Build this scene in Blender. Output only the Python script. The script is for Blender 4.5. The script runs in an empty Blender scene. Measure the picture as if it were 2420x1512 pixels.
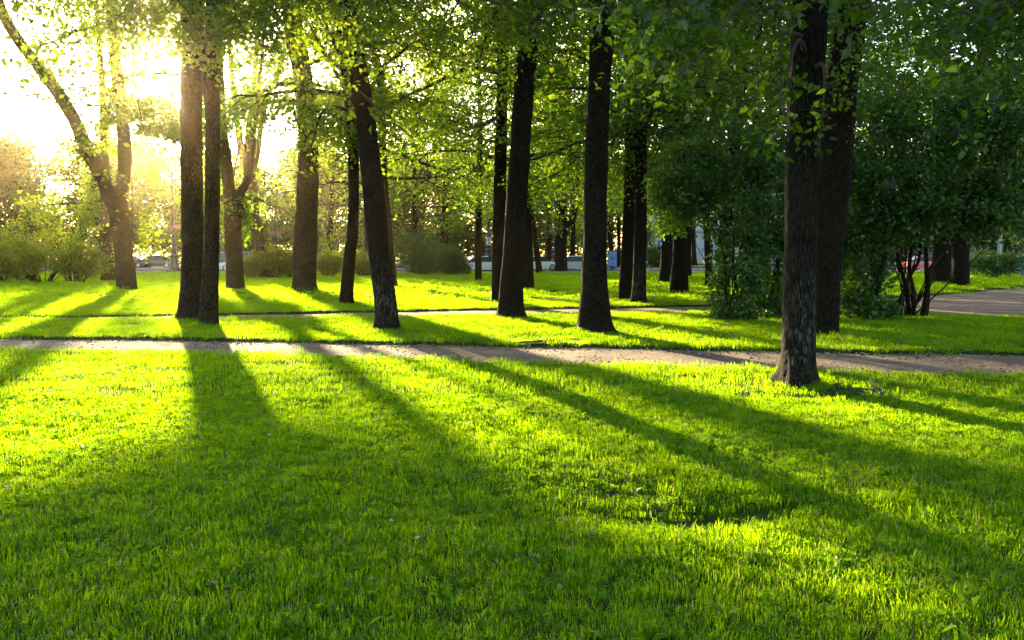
import bpy, math, random
import numpy as np
from mathutils import Vector, noise

# ---------------------------------------------------------------- camera, sky, sun, exposure
R = math.radians
sc = bpy.context.scene
COL = sc.collection
F, CX, CY, H = 2016.0, 1209.5, 756.0, 1.6          # lens in units of a 2419 px wide picture, eye height
TH = math.atan(155 / F)
ST, CT = math.sin(TH), math.cos(TH)

cam = bpy.data.objects.new("camera", bpy.data.cameras.new("camera"))
COL.objects.link(cam)
cam.location = (0, 0, H)
cam.rotation_euler = (math.pi / 2 - TH, 0, 0)
cam.data.sensor_width = 36
cam.data.lens = 36 * F / 2419
cam.data.clip_end = 2000
sc.camera = cam

SUN_AZ, SUN_EL = R(-21.2), R(11.2)                # azimuth from +Y towards +X
SUNV = Vector((math.sin(SUN_AZ) * math.cos(SUN_EL), math.cos(SUN_AZ) * math.cos(SUN_EL), math.sin(SUN_EL)))
w = bpy.data.worlds.new("World")
sc.world = w
w.use_nodes = True
nt = w.node_tree
bg = nt.nodes["Background"]
sky = nt.nodes.new("ShaderNodeTexSky")
sky.sky_type = 'NISHITA'
sky.sun_disc = False
sky.sun_elevation = SUN_EL
sky.sun_rotation = SUN_AZ
sky.dust_density = 1.5
nt.links.new(sky.outputs[0], bg.inputs[0])
bg.inputs[1].default_value = 0.097

sun = bpy.data.objects.new("sun", bpy.data.lights.new("sun", 'SUN'))
COL.objects.link(sun)
sun.data.energy = 5.0
sun.data.angle = R(0.8)
sun.data.color = (1.0, 0.82, 0.48)
sun.rotation_euler = SUNV.to_track_quat('Z', 'Y').to_euler()

sc.view_settings.view_transform = 'Standard'
sc.view_settings.look = 'None'
sc.view_settings.gamma = 1
sc.view_settings.exposure = 2.75
sc.view_settings.use_curve_mapping = False
sc.render.engine = 'CYCLES'
cy = sc.cycles
cy.max_bounces = 6; cy.diffuse_bounces = 3; cy.glossy_bounces = 2; cy.transmission_bounces = 3
cy.volume_bounces = 0; cy.transparent_max_bounces = 4
cy.caustics_reflective = False; cy.caustics_refractive = False
cy.sample_clamp_indirect = 4.0
cy.use_denoising = True
HAZE = 0.00022

# ---------------------------------------------------------------- helpers
def ray(px, py):
    a, v = (px - CX) / F, -(py - CY) / F
    return a, CT + v * ST, -ST + v * CT

def G(px, py):
    a, b, c = ray(px, py); s = -H / c
    return np.array([a * s, b * s, 0.0])

def P(px, py, Y):
    a, b, c = ray(px, py); s = Y / b
    return np.array([a * s, Y, H + c * s])

def proj(V):
    z = V[:, 2] - H
    cf = V[:, 1] * CT - z * ST
    up = V[:, 1] * ST + z * CT
    cf = np.where(cf > 0.05, cf, 0.05)
    return CX + F * V[:, 0] / cf, CY - F * up / cf, V[:, 1] > 0.5

def inpoly(x, y, poly):
    r = np.zeros(x.shape, bool); n = len(poly); j = n - 1
    for i in range(n):
        xi, yi = poly[i]; xj, yj = poly[j]
        c = ((yi > y) != (yj > y)) & (x < (xj - xi) * (y - yi) / (yj - yi + 1e-9) + xi)
        r ^= c; j = i
    return r

def link(o, parent=None):
    COL.objects.link(o)
    if parent: o.parent = parent
    return o

def thing(name, label, cat, loc=(0, 0, 0), group=None, rz=0):
    o = bpy.data.objects.new(name, None)
    o.empty_display_size = 0.2
    COL.objects.link(o)
    o.location = [float(c) for c in loc]; o.rotation_euler = (0, 0, rz)
    o['label'] = label; o['category'] = cat
    if group: o['group'] = group
    return o

def mesh(name, V, faces, mat, parent=None, smooth=True, off=None):
    """V (n,3), faces: an int array (m,k) or a list of lists"""
    V = np.asarray(V, dtype=np.float32)
    if off is not None: V = V - np.asarray(off, dtype=np.float32)
    me = bpy.data.meshes.new(name)
    if isinstance(faces, np.ndarray):
        m, k = faces.shape
        me.vertices.add(len(V)); me.vertices.foreach_set("co", np.ascontiguousarray(V).ravel())
        me.loops.add(m * k); me.loops.foreach_set("vertex_index", np.ascontiguousarray(faces, dtype=np.int32).ravel())
        me.polygons.add(m); me.polygons.foreach_set("loop_start", np.arange(0, m * k, k, dtype=np.int32))
        me.update(calc_edges=True)
    else:
        me.from_pydata(V.tolist(), [], faces)
        me.update()
    if smooth: me.polygons.foreach_set("use_smooth", np.ones(len(me.polygons), dtype=bool))
    if mat: me.materials.append(mat)
    o = bpy.data.objects.new(name, me)
    return link(o, parent)

class MB:
    """collects simple shapes into one mesh"""
    def __init__(s): s.v = []; s.f = []
    def add(s, v, f):
        n = len(s.v); s.v += [tuple(map(float, p)) for p in v]; s.f += [[i + n for i in q] for q in f]; return s
    def box(s, c, d, rz=0, tp=1.0):
        x, y, z = [k / 2 for k in d]; v = []
        for sz, t in ((-z, 1.0), (z, tp)):
            for sx, sy in ((-x, -y), (x, -y), (x, y), (-x, y)):
                a, b = sx * t, sy * t
                v.append((c[0] + a * math.cos(rz) - b * math.sin(rz), c[1] + a * math.sin(rz) + b * math.cos(rz), c[2] + sz))
        return s.add(v, [[3, 2, 1, 0], [4, 5, 6, 7], [0, 1, 5, 4], [1, 2, 6, 5], [2, 3, 7, 6], [3, 0, 4, 7]])
    def lathe(s, prof, c=(0, 0, 0), n=20):
        v = []; f = []
        for r, z in prof:
            for i in range(n):
                a = 2 * math.pi * i / n; v.append((c[0] + r * math.cos(a), c[1] + r * math.sin(a), c[2] + z))
        for j in range(len(prof) - 1):
            for i in range(n):
                k = (i + 1) % n; f.append([j * n + i, j * n + k, (j + 1) * n + k, (j + 1) * n + i])
        f.append(list(range(n))[::-1]); f.append([(len(prof) - 1) * n + i for i in range(n)])
        return s.add(v, f)
    def tube(s, pts, rad, n=8):
        v, f = tube(pts, rad, n); return s.add(v, f.tolist())
    def build(s, name, mat, parent=None, smooth=False):
        return mesh(name, s.v, s.f, mat, parent, smooth)

def frames(pts):
    t = np.gradient(pts, axis=0); t /= np.linalg.norm(t, axis=1, keepdims=True) + 1e-9
    ref = np.where((np.abs(t[:, 1:2]) < 0.9).all(), np.array([[0., 1., 0.]]), np.array([[1., 0., 0.]])) if np.abs(t[:, 1]).max() < 0.95 else \
        (np.array([[0., 0., 1.]]) if np.abs(t[:, 2]).max() < 0.95 else np.array([[0.577, 0.577, 0.577]]))
    u = np.cross(ref, t); u /= np.linalg.norm(u, axis=1, keepdims=True) + 1e-9
    return t, u, np.cross(t, u)

def tube(pts, rad, n, mod=None):
    pts = np.asarray(pts, float); rad = np.asarray(rad, float)
    t, u, v = frames(pts); m = len(pts)
    a = np.linspace(0, 2 * np.pi, n, endpoint=False)
    r = rad[:, None] * (np.ones((m, n)) if mod is None else mod)
    V = pts[:, None, :] + r[:, :, None] * (np.cos(a)[None, :, None] * u[:, None, :] + np.sin(a)[None, :, None] * v[:, None, :])
    i = np.arange(m - 1)[:, None] * n; j = np.arange(n)[None, :]; k = (j + 1) % n
    Fq = np.stack([i + j, i + k, i + n + k, i + n + j], -1).reshape(-1, 4)
    return V.reshape(-1, 3), Fq

def catmull(p, n):
    p = np.asarray(p, float)
    q = np.vstack([2 * p[0] - p[1], p, 2 * p[-1] - p[-2]])
    out = []
    for s in np.linspace(0, len(p) - 1, n):
        i = min(int(s), len(p) - 2); t = s - i
        a, b, c, d = q[i:i + 4]
        out.append(0.5 * (2 * b + (c - a) * t + (2 * a - 5 * b + 4 * c - d) * t * t + (3 * b - a - 3 * c + d) * t ** 3))
    return np.array(out)

# ---------------------------------------------------------------- materials
def new_mat(name):
    m = bpy.data.materials.new(name); m.use_nodes = True
    return m, m.node_tree, m.node_tree.nodes, m.node_tree.links

def N(nt, typ, **kw):
    n = nt.nodes.new(typ)
    for k, v in kw.items(): setattr(n, k, v)
    return n

def ramp(nt, stops):
    n = nt.nodes.new("ShaderNodeValToRGB"); e = n.color_ramp.elements
    while len(e) < len(stops): e.new(0.5)
    for i, (p, c) in enumerate(stops): e[i].position = p; e[i].color = (*c, 1)
    return n

def leaf_mat(name, dcols, tcols, gloss=0.05, trans=0.5, rough=0.4, noise_scale=0.0):
    m, nt, nd, ln = new_mat(name)
    out = nd["Material Output"]; nd.remove(nd["Principled BSDF"])
    geo = N(nt, "ShaderNodeNewGeometry")
    src = geo.outputs["Random Per Island"]
    if noise_scale:
        nz = N(nt, "ShaderNodeTexNoise"); nz.inputs["Scale"].default_value = noise_scale; nz.inputs["Detail"].default_value = 4
        ln.new(geo.outputs["Position"], nz.inputs["Vector"])
        mm = N(nt, "ShaderNodeMath", operation='MULTIPLY_ADD'); ln.new(nz.outputs[0], mm.inputs[0]); mm.inputs[1].default_value = 1.5; mm.inputs[2].default_value = -0.5
        ad = N(nt, "ShaderNodeMath", operation='MULTIPLY_ADD'); ln.new(src, ad.inputs[0]); ad.inputs[1].default_value = 0.55
        m2 = N(nt, "ShaderNodeMath", operation='MULTIPLY'); ln.new(mm.outputs[0], m2.inputs[0]); m2.inputs[1].default_value = 0.6
        ln.new(m2.outputs[0], ad.inputs[2]); src = ad.outputs[0]
    k = len(dcols)
    r1 = ramp(nt, [(i / max(1, k - 1), c) for i, c in enumerate(dcols)]); r2 = ramp(nt, [(i / max(1, k - 1), c) for i, c in enumerate(tcols)])
    ln.new(src, r1.inputs[0]); ln.new(src, r2.inputs[0])
    d = N(nt, "ShaderNodeBsdfDiffuse"); t = N(nt, "ShaderNodeBsdfTranslucent"); g = N(nt, "ShaderNodeBsdfGlossy")
    g.inputs["Roughness"].default_value = rough
    ln.new(r1.outputs[0], d.inputs[0]); ln.new(r2.outputs[0], t.inputs[0])
    a = N(nt, "ShaderNodeMixShader"); a.inputs[0].default_value = trans
    ln.new(d.outputs[0], a.inputs[1]); ln.new(t.outputs[0], a.inputs[2])
    b = N(nt, "ShaderNodeMixShader"); b.inputs[0].default_value = gloss
    ln.new(a.outputs[0], b.inputs[1]); ln.new(g.outputs[0], b.inputs[2]); ln.new(b.outputs[0], out.inputs[0])
    return m

def simple(name, col, rough=0.6, metal=0.0, nscale=0, namt=0.25, bump=0.0):
    m, nt, nd, ln = new_mat(name)
    p = nd["Principled BSDF"]
    p.inputs["Roughness"].default_value = rough; p.inputs["Metallic"].default_value = metal
    if nscale:
        nz = N(nt, "ShaderNodeTexNoise"); nz.inputs["Scale"].default_value = nscale; nz.inputs["Detail"].default_value = 5
        tc = N(nt, "ShaderNodeTexCoord"); ln.new(tc.outputs["Object"], nz.inputs["Vector"])
        r = ramp(nt, [(0.3, [c * (1 - namt) for c in col]), (0.7, [min(1, c * (1 + namt)) for c in col])])
        ln.new(nz.outputs[0], r.inputs[0]); ln.new(r.outputs[0], p.inputs["Base Color"])
        if bump:
            b = N(nt, "ShaderNodeBump"); b.inputs["Strength"].default_value = bump; b.inputs["Distance"].default_value = 0.02
            ln.new(nz.outputs[0], b.inputs["Height"]); ln.new(b.outputs[0], p.inputs["Normal"])
    else: p.inputs["Base Color"].default_value = (*col, 1)
    return m

def bark_mat(name, dark, light, lichen=0.0, sc_=1.0):
    m, nt, nd, ln = new_mat(name)
    p = nd["Principled BSDF"]; p.inputs["Roughness"].default_value = 0.95
    p.inputs["Specular IOR Level"].default_value = 0.1
    tc = N(nt, "ShaderNodeTexCoord")
    mp = N(nt, "ShaderNodeMapping"); mp.inputs["Scale"].default_value = (36 * sc_, 36 * sc_, 5.0 * sc_); ln.new(tc.outputs["Object"], mp.inputs[0])
    nz = N(nt, "ShaderNodeTexNoise"); nz.inputs["Scale"].default_value = 1.0; nz.inputs["Detail"].default_value = 6; nz.inputs["Roughness"].default_value = 0.62
    ln.new(mp.outputs[0], nz.inputs["Vector"])
    vo = N(nt, "ShaderNodeTexVoronoi", feature='DISTANCE_TO_EDGE'); vo.inputs["Scale"].default_value = 1.3
    ad = N(nt, "ShaderNodeVectorMath", operation='MULTIPLY_ADD'); ln.new(nz.outputs["Color"], ad.inputs[0]); ad.inputs[1].default_value = (0.9, 0.9, 0.9); ln.new(mp.outputs[0], ad.inputs[2])
    ln.new(ad.outputs[0], vo.inputs["Vector"])
    vr = ramp(nt, [(0.0, (0, 0, 0)), (0.22, (1, 1, 1))]); ln.new(vo.outputs["Distance"], vr.inputs[0])
    hm = N(nt, "ShaderNodeMath", operation='MULTIPLY'); ln.new(vr.outputs[0], hm.inputs[0]); ln.new(nz.outputs[0], hm.inputs[1])
    cr = ramp(nt, [(0.05, [c * 0.55 for c in dark]), (0.3, dark), (0.62, light)]); ln.new(hm.outputs[0], cr.inputs[0])
    col = cr.outputs[0]
    n2 = N(nt, "ShaderNodeTexNoise"); n2.inputs["Scale"].default_value = 2.4; n2.inputs["Detail"].default_value = 5; ln.new(tc.outputs["Object"], n2.inputs["Vector"])
    # large grey-green mottling
    mx = N(nt, "ShaderNodeMix", data_type='RGBA'); r2 = ramp(nt, [(0.45, (0, 0, 0)), (0.75, (0.5, 0.5, 0.5))]); ln.new(n2.outputs[0], r2.inputs[0])
    ln.new(r2.outputs[0], mx.inputs["Factor"]); ln.new(col, mx.inputs["A"]); mx.inputs["B"].default_value = (light[0] * 0.8, light[1] * 0.95, light[2] * 0.8, 1)
    col = mx.outputs["Result"]
    if lichen:
        n3 = N(nt, "ShaderNodeTexNoise"); n3.inputs["Scale"].default_value = 1.0; n3.inputs["Detail"].default_value = 7; n3.inputs["Roughness"].default_value = 0.7
        m3 = N(nt, "ShaderNodeMapping"); m3.inputs["Scale"].default_value = (16, 16, 5); ln.new(tc.outputs["Object"], m3.inputs[0]); ln.new(m3.outputs[0], n3.inputs["Vector"])
        r3 = ramp(nt, [(0.46, (0, 0, 0)), (0.66, (1, 1, 1))]); ln.new(n3.outputs[0], r3.inputs[0])
        sx = N(nt, "ShaderNodeSeparateXYZ"); ln.new(tc.outputs["Object"], sx.inputs[0])
        mr = N(nt, "ShaderNodeMapRange"); mr.inputs[1].default_value = 0.05; mr.inputs[2].default_value = 0.35; ln.new(sx.outputs[2], mr.inputs[0])
        mr2 = N(nt, "ShaderNodeMapRange"); mr2.inputs[1].default_value = 1.7; mr2.inputs[2].default_value = 0.7; ln.new(sx.outputs[2], mr2.inputs[0])
        f1 = N(nt, "ShaderNodeMath", operation='MULTIPLY'); ln.new(mr.outputs[0], f1.inputs[0]); ln.new(mr2.outputs[0], f1.inputs[1])
        f2 = N(nt, "ShaderNodeMath", operation='MULTIPLY'); ln.new(f1.outputs[0], f2.inputs[0]); ln.new(r3.outputs[0], f2.inputs[1])
        f3 = N(nt, "ShaderNodeMath", operation='MULTIPLY'); ln.new(f2.outputs[0], f3.inputs[0]); f3.inputs[1].default_value = lichen
        f4 = N(nt, "ShaderNodeMath", operation='MULTIPLY'); ln.new(f3.outputs[0], f4.inputs[0]); ln.new(vr.outputs[0], f4.inputs[1]); f3 = f4
        m4 = N(nt, "ShaderNodeMix", data_type='RGBA'); ln.new(f3.outputs[0], m4.inputs["Factor"]); ln.new(col, m4.inputs["A"]); m4.inputs["B"].default_value = (0.25, 0.235, 0.205, 1)
        col = m4.outputs["Result"]
    ln.new(col, p.inputs["Base Color"])
    b = N(nt, "ShaderNodeBump"); b.inputs["Strength"].default_value = 1.0; b.inputs["Distance"].default_value = 0.05
    ln.new(hm.outputs[0], b.inputs["Height"]); ln.new(b.outputs[0], p.inputs["Normal"])
    return m

M = {}
M['bark'] = bark_mat("bark", (0.016, 0.0115, 0.008), (0.043, 0.034, 0.026))
M['bark_sunglow'] = bark_mat("bark_sunglow", (0.048, 0.030, 0.017), (0.135, 0.092, 0.054))  # lighter, warmer bark: golden veil round the low sun put into its colour
M['bark_lichen'] = bark_mat("bark_lichen", (0.017, 0.013, 0.009), (0.044, 0.037, 0.029), lichen=0.8)
M['bark_far'] = bark_mat("bark_far", (0.025, 0.018, 0.013), (0.065, 0.052, 0.042), sc_=0.5)
M['twig'] = simple("twig", (0.05, 0.04, 0.028), 0.9)
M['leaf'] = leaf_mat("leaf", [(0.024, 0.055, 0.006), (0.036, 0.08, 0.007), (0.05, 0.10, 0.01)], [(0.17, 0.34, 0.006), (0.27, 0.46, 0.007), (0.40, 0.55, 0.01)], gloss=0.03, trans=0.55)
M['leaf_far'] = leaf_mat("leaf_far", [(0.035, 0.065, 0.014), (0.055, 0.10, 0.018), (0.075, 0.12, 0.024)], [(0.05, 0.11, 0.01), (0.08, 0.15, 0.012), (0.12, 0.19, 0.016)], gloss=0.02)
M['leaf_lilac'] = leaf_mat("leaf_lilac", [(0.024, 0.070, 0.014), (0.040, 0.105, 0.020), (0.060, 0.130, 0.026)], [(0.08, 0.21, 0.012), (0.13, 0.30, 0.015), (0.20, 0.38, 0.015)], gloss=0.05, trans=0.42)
M['leaf_shaded'] = leaf_mat("leaf_shaded", [(0.016, 0.040, 0.005), (0.024, 0.058, 0.006), (0.034, 0.072, 0.008)], [(0.09, 0.22, 0.005), (0.14, 0.30, 0.006), (0.22, 0.38, 0.01)], gloss=0.04, trans=0.45)  # darker leaf copy: shade of the right-hand canopy put into its colour
M['leaf_bright'] = leaf_mat("leaf_bright", [(0.05, 0.095, 0.010), (0.075, 0.125, 0.014), (0.09, 0.14, 0.018)], [(0.24, 0.38, 0.012), (0.34, 0.46, 0.016), (0.42, 0.52, 0.015)], gloss=0.03)  # on the touching pair and leaning trunk, golden sunlight put into the colour
M['leaf_sunlit'] = leaf_mat("leaf_sunlit", [(0.10, 0.145, 0.010), (0.15, 0.195, 0.014), (0.20, 0.235, 0.02)], [(0.30, 0.42, 0.012), (0.42, 0.54, 0.016), (0.52, 0.60, 0.02)], gloss=0.02, trans=0.5)  # brighter leaf: sunlight the far trees block is put into its colour
M['grass'] = leaf_mat("grass", [(0.034, 0.150, 0.001), (0.060, 0.20, 0.0015), (0.092, 0.23, 0.0015), (0.17, 0.22, 0.008)],
                      [(0.27, 0.55, 0.001), (0.40, 0.68, 0.001), (0.53, 0.74, 0.002), (0.57, 0.64, 0.02)], gloss=0.010, trans=0.56, rough=0.45, noise_scale=0.9)
M['clover'] = leaf_mat("clover", [(0.04, 0.13, 0.002), (0.06, 0.16, 0.002)], [(0.20, 0.44, 0.002), (0.32, 0.55, 0.002)], gloss=0.015, noise_scale=0.7)
M['straw'] = leaf_mat("straw", [(0.25, 0.20, 0.10), (0.38, 0.32, 0.17)], [(0.30, 0.24, 0.10), (0.42, 0.34, 0.16)], gloss=0.05)
M['white_petal'] = leaf_mat("white_petal", [(0.65, 0.62, 0.55), (0.8, 0.78, 0.72)], [(0.6, 0.56, 0.45), (0.7, 0.66, 0.55)], gloss=0.03)
M['pink_petal'] = leaf_mat("pink_petal", [(0.45, 0.08, 0.22), (0.55, 0.16, 0.40)], [(0.5, 0.12, 0.28), (0.6, 0.2, 0.42)], gloss=0.03)
M['lilac_petal'] = leaf_mat("lilac_petal", [(0.28, 0.20, 0.50), (0.40, 0.30, 0.62)], [(0.3, 0.2, 0.5), (0.4, 0.3, 0.6)], gloss=0.03)
M['iron'] = simple("painted_iron", (0.045, 0.05, 0.065), 0.45, 0.3, 3, 0.3)
M['globe'] = simple("opal_glass", (0.72, 0.74, 0.78), 0.15)

def ground_mat():
    m, nt, nd, ln = new_mat("lawn_soil"); p = nd["Principled BSDF"]; p.inputs["Roughness"].default_value = 1.0
    geo = N(nt, "ShaderNodeNewGeometry")
    nz = N(nt, "ShaderNodeTexNoise"); nz.inputs["Scale"].default_value = 7; nz.inputs["Detail"].default_value = 8; ln.new(geo.outputs["Position"], nz.inputs["Vector"])
    r = ramp(nt, [(0.3, (0.028, 0.030, 0.010)), (0.5, (0.040, 0.065, 0.010)), (0.75, (0.065, 0.105, 0.014))]); ln.new(nz.outputs[0], r.inputs[0])
    ln.new(r.outputs[0], p.inputs["Base Color"]); p.inputs["Specular IOR Level"].default_value = 0.05
    b = N(nt, "ShaderNodeBump"); b.inputs["Strength"].default_value = 0.8; b.inputs["Distance"].default_value = 0.03
    n2 = N(nt, "ShaderNodeTexNoise"); n2.inputs["Scale"].default_value = 60; n2.inputs["Detail"].default_value = 3; ln.new(geo.outputs["Position"], n2.inputs["Vector"])
    ln.new(n2.outputs[0], b.inputs["Height"]); ln.new(b.outputs[0], p.inputs["Normal"])
    return m
M['ground'] = ground_mat()

def path_mat(name, c0, c1, c2):
    m, nt, nd, ln = new_mat(name); p = nd["Principled BSDF"]; p.inputs["Roughness"].default_value = 0.95; p.inputs["Specular IOR Level"].default_value = 0.15
    geo = N(nt, "ShaderNodeNewGeometry")
    nz = N(nt, "ShaderNodeTexNoise"); nz.inputs["Scale"].default_value = 1.1; nz.inputs["Detail"].default_value = 10; nz.inputs["Roughness"].default_value = 0.68; ln.new(geo.outputs["Position"], nz.inputs["Vector"])
    r = ramp(nt, [(0.3, c0), (0.52, c1), (0.72, c2)]); ln.new(nz.outputs[0], r.inputs[0])
    n2 = N(nt, "ShaderNodeTexNoise"); n2.inputs["Scale"].default_value = 70; n2.inputs["Detail"].default_value = 2; ln.new(geo.outputs["Position"], n2.inputs["Vector"])
    r2 = ramp(nt, [(0.33, (0.45, 0.42, 0.4)), (0.5, (1, 1, 1)), (0.68, (1, 1, 1)), (0.76, (1.9, 1.9, 1.9))]); ln.new(n2.outputs[0], r2.inputs[0])
    mx = N(nt, "ShaderNodeMix", data_type='RGBA', blend_type='MULTIPLY'); mx.inputs["Factor"].default_value = 1
    ln.new(r.outputs[0], mx.inputs["A"]); ln.new(r2.outputs[0], mx.inputs["B"]); ln.new(mx.outputs["Result"], p.inputs["Base Color"])
    b = N(nt, "ShaderNodeBump"); b.inputs["Strength"].default_value = 0.7; b.inputs["Distance"].default_value = 0.015
    n3 = N(nt, "ShaderNodeTexNoise"); n3.inputs["Scale"].default_value = 22; n3.inputs["Detail"].default_value = 6; ln.new(geo.outputs["Position"], n3.inputs["Vector"])
    ln.new(n3.outputs[0], b.inputs["Height"]); ln.new(b.outputs[0], p.inputs["Normal"])
    return m
M['path'] = path_mat("gravel_path", (0.15, 0.098, 0.068), (0.28, 0.19, 0.138), (0.44, 0.33, 0.25))
M['asphalt'] = path_mat("asphalt", (0.07, 0.07, 0.072), (0.10, 0.10, 0.10), (0.14, 0.14, 0.138))
M['stone'] = simple("kerb_stone", (0.38, 0.36, 0.34), 0.8, 0, 4, 0.2)

# ---------------------------------------------------------------- ground, paths, street
def edge(pts): return np.array([G(*p)[:2] for p in pts])
PATHS = [  # far edge, near edge: ground points read off the lie of the two gravel paths and the worn track
    (edge([(-900, 783), (-200, 790), (0, 794), (400, 797), (800, 804), (1200, 811), (1600, 818), (2000, 826), (2419, 831), (3000, 838)]),
     edge([(-900, 812), (-200, 822), (0, 826), (400, 832), (800, 845), (1200, 855), (1600, 866), (2000, 877), (2419, 887), (3000, 902)])),
    (edge([(-900, 748), (0, 746), (300, 744), (700, 737), (1000, 731), (1300, 726), (1500, 723), (1690, 719), (1833, 713), (2072, 702), (2205, 694), (2288, 687), (2419, 676), (2700, 660)]),
     edge([(-900, 757), (0, 756), (300, 754), (700, 750), (1000, 746), (1300, 742), (1500, 739), (1690, 737), (1833, 738), (2109, 741), (2255, 744), (2419, 750), (2700, 762), (4200, 800), (6000, 880)])),
    (edge([(940, 656.5), (1034, 657.5), (1163, 659.5), (1262, 662.5), (1400, 671), (1550, 680), (1700, 685), (1800, 690)]),
     edge([(940, 658), (1034, 660.5), (1163, 663), (1262, 665.5), (1400, 674), (1550, 683.5), (1700, 689), (1800, 694)])),
]
def path_s(x, y):
    """how far inside a path (positive) a point lies"""
    s = np.full(np.shape(x), -99.0)
    for a, b in PATHS:
        ia, ib = np.argsort(a[:, 0]), np.argsort(b[:, 0])
        s1 = np.minimum(np.interp(x, a[ia, 0], a[ia, 1]) - y, y - np.interp(x, b[ib, 0], b[ib, 1]))
        lo, hi = max(a[:, 0].min(), b[:, 0].min()), min(a[:, 0].max(), b[:, 0].max())
        s1 = np.minimum(s1, np.minimum(x - lo, hi - x))
        s = np.maximum(s, s1)
    return s
HOL = G(1630, 1205)[:2]
HOL2 = G(1480, 1160)[:2]
def smooth(a, b, x):
    t = np.clip((x - a) / (b - a), 0, 1); return t * t * (3 - 2 * t)
def hollow(x, y):
    return np.maximum(np.exp(-(((x - HOL[0]) / 0.7) ** 2 + ((y - HOL[1]) / 0.34) ** 2)), 0.5 * np.exp(-(((x - HOL2[0]) / 0.4) ** 2 + ((y - HOL2[1]) / 0.3) ** 2)))
def hgt(x, y):
    s = path_s(x, y)
    wob = 0.03 * np.sin(x * 21 + 4 * np.sin(x * 5.3)) * np.sin(y * 17) + 0.018 * np.sin(x * 9.1 + 3 * np.sin(y * 2.3)) + 0.018 * np.sin(x * 3.7 + y * 1.9)
    h = -0.085 * smooth(-0.05, 0.09, s + wob)
    fade = 1 - smooth(40, 60, y)
    h = h + fade * (0.022 * np.sin(x * 0.9 + 1.3) * np.sin(y * 0.8 + 0.5) + 0.013 * np.sin(x * 2.3 + y * 1.1) + 0.008 * np.sin(y * 3.1 - x * 1.7)) * smooth(0.0, -0.6, s)
    return h - 0.13 * hollow(x, y)

def axis(*segs):
    return np.concatenate([np.arange(a, b, s) for a, b, s in segs])
gx = axis((-220, -70, 15), (-70, -26, 2.0), (-26, 30, 0.22), (30, 80, 2.0), (80, 221, 15))
gy = axis((-40, 0, 4), (0, 4, 0.25), (4, 30, 0.12), (30, 48, 0.5), (48, 72, 1.0), (72, 310, 15))
XX, YY = np.meshgrid(gx, gy)
ZZ = hgt(XX, YY)
nx, ny = len(gx), len(gy)
ii = (np.arange(ny - 1)[:, None] * nx + np.arange(nx - 1)[None, :])
o = mesh("lawn", np.stack([XX, YY, ZZ], -1).reshape(-1, 3), np.stack([ii, ii + 1, ii + nx + 1, ii + nx], -1).reshape(-1, 4), M['ground'])
o['kind'] = 'structure'; o['label'] = 'park lawn of short green grass'

def strip(name, a, b, z, mat, label):
    lo, hi = max(a[:, 0].min(), b[:, 0].min()), min(a[:, 0].max(), b[:, 0].max())
    xs = np.arange(lo, hi, 0.4)
    ia, ib = np.argsort(a[:, 0]), np.argsort(b[:, 0])
    ya, yb = np.interp(xs, a[ia, 0], a[ia, 1]) + 0.12, np.interp(xs, b[ib, 0], b[ib, 1]) - 0.12
    k = 9; V = []
    for j in range(k):
        t = j / (k - 1)
        V.append(np.stack([xs, yb + (ya - yb) * t, z + 0.022 * 4 * t * (1 - t) + 0.006 * np.sin(xs * 2.1 + 5 * t)], -1))
    V = np.stack(V, 1).reshape(-1, 3); n = len(xs)
    q = np.arange(n - 1)[:, None] * k + np.arange(k - 1)[None, :]
    o = mesh(name, V, np.stack([q, q + k, q + k + 1, q + 1], -1).reshape(-1, 4), mat)
    o['kind'] = 'structure'; o['label'] = label
strip("path", *PATHS[0], -0.062, M['path'], 'pinkish gravel footpath crossing the near lawn')
strip("path", *PATHS[1], -0.062, M['path'], 'gravel footpath behind the first row of trunks')
strip("path", *PATHS[2], -0.066, M['path'], 'thin worn track across the far lawn')

def sheet(name, x0, x1, y0, y1, z, mat, label):
    o = mesh(name, [(x0, y0, z), (x1, y0, z), (x1, y1, z), (x0, y1, z)], [[0, 1, 2, 3]], mat, smooth=False)
    o['kind'] = 'structure'; o['label'] = label
sheet("road", -219, 219, 74, 92, 0.006, M['asphalt'], 'sunlit asphalt street beyond the park')
sheet("pavement", -60, -22.5, 64.2, 66.0, 0.006, M['path'], 'pale footway strip at the street side of the lawn')
for y0, nm in ((73.8, 'near'), (92.1, 'far')):
    mb = MB().box((0, y0, 0.02), (438, 0.22, 0.24)); o = mb.build("kerb", M['stone']); o['kind'] = 'structure'; o['label'] = f'stone kerb along the {nm} side of the street'
for y0 in (80, 86):
    for k in range(-14, 15):
        pass

# ---------------------------------------------------------------- sun openings: leaves removed to let the low sun onto chosen patches
LIT = [  # (share of leaves removed on the sun line, outline of the sunlit patch on the ground)
    (1.0, [(-300, 880), (200, 850), (455, 838), (505, 1000), (500, 1075), (330, 1105), (150, 1165), (-300, 1200)]),
    (0.93, [(560, 836), (850, 846), (1050, 950), (1250, 1080), (1250, 1150), (900, 1080), (600, 1000)]),
    (1.0, [(880, 845), (1150, 850), (1500, 980), (1780, 1100), (1740, 1135), (1400, 1105), (1080, 960)]),
    (0.96, [(1180, 800), (1850, 850), (1900, 900), (2419, 1010), (2419, 1070), (1900, 960), (1500, 890), (1180, 850)]),
    (0.9, [(1350, 900), (1900, 960), (2419, 1090), (2419, 1130), (1900, 1060), (1700, 1040)]),
    (1.0, [(1480, 1248), (1700, 1222), (1900, 1185), (2150, 1250), (2500, 1370), (2500, 1545), (2250, 1500), (1900, 1375), (1600, 1325)]),
    (0.97, [(760, 690), (1180, 690), (1200, 735), (760, 735)]), (0.97, [(1040, 742), (1200, 742), (1420, 785), (1380, 800), (1180, 785)]),
]
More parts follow.
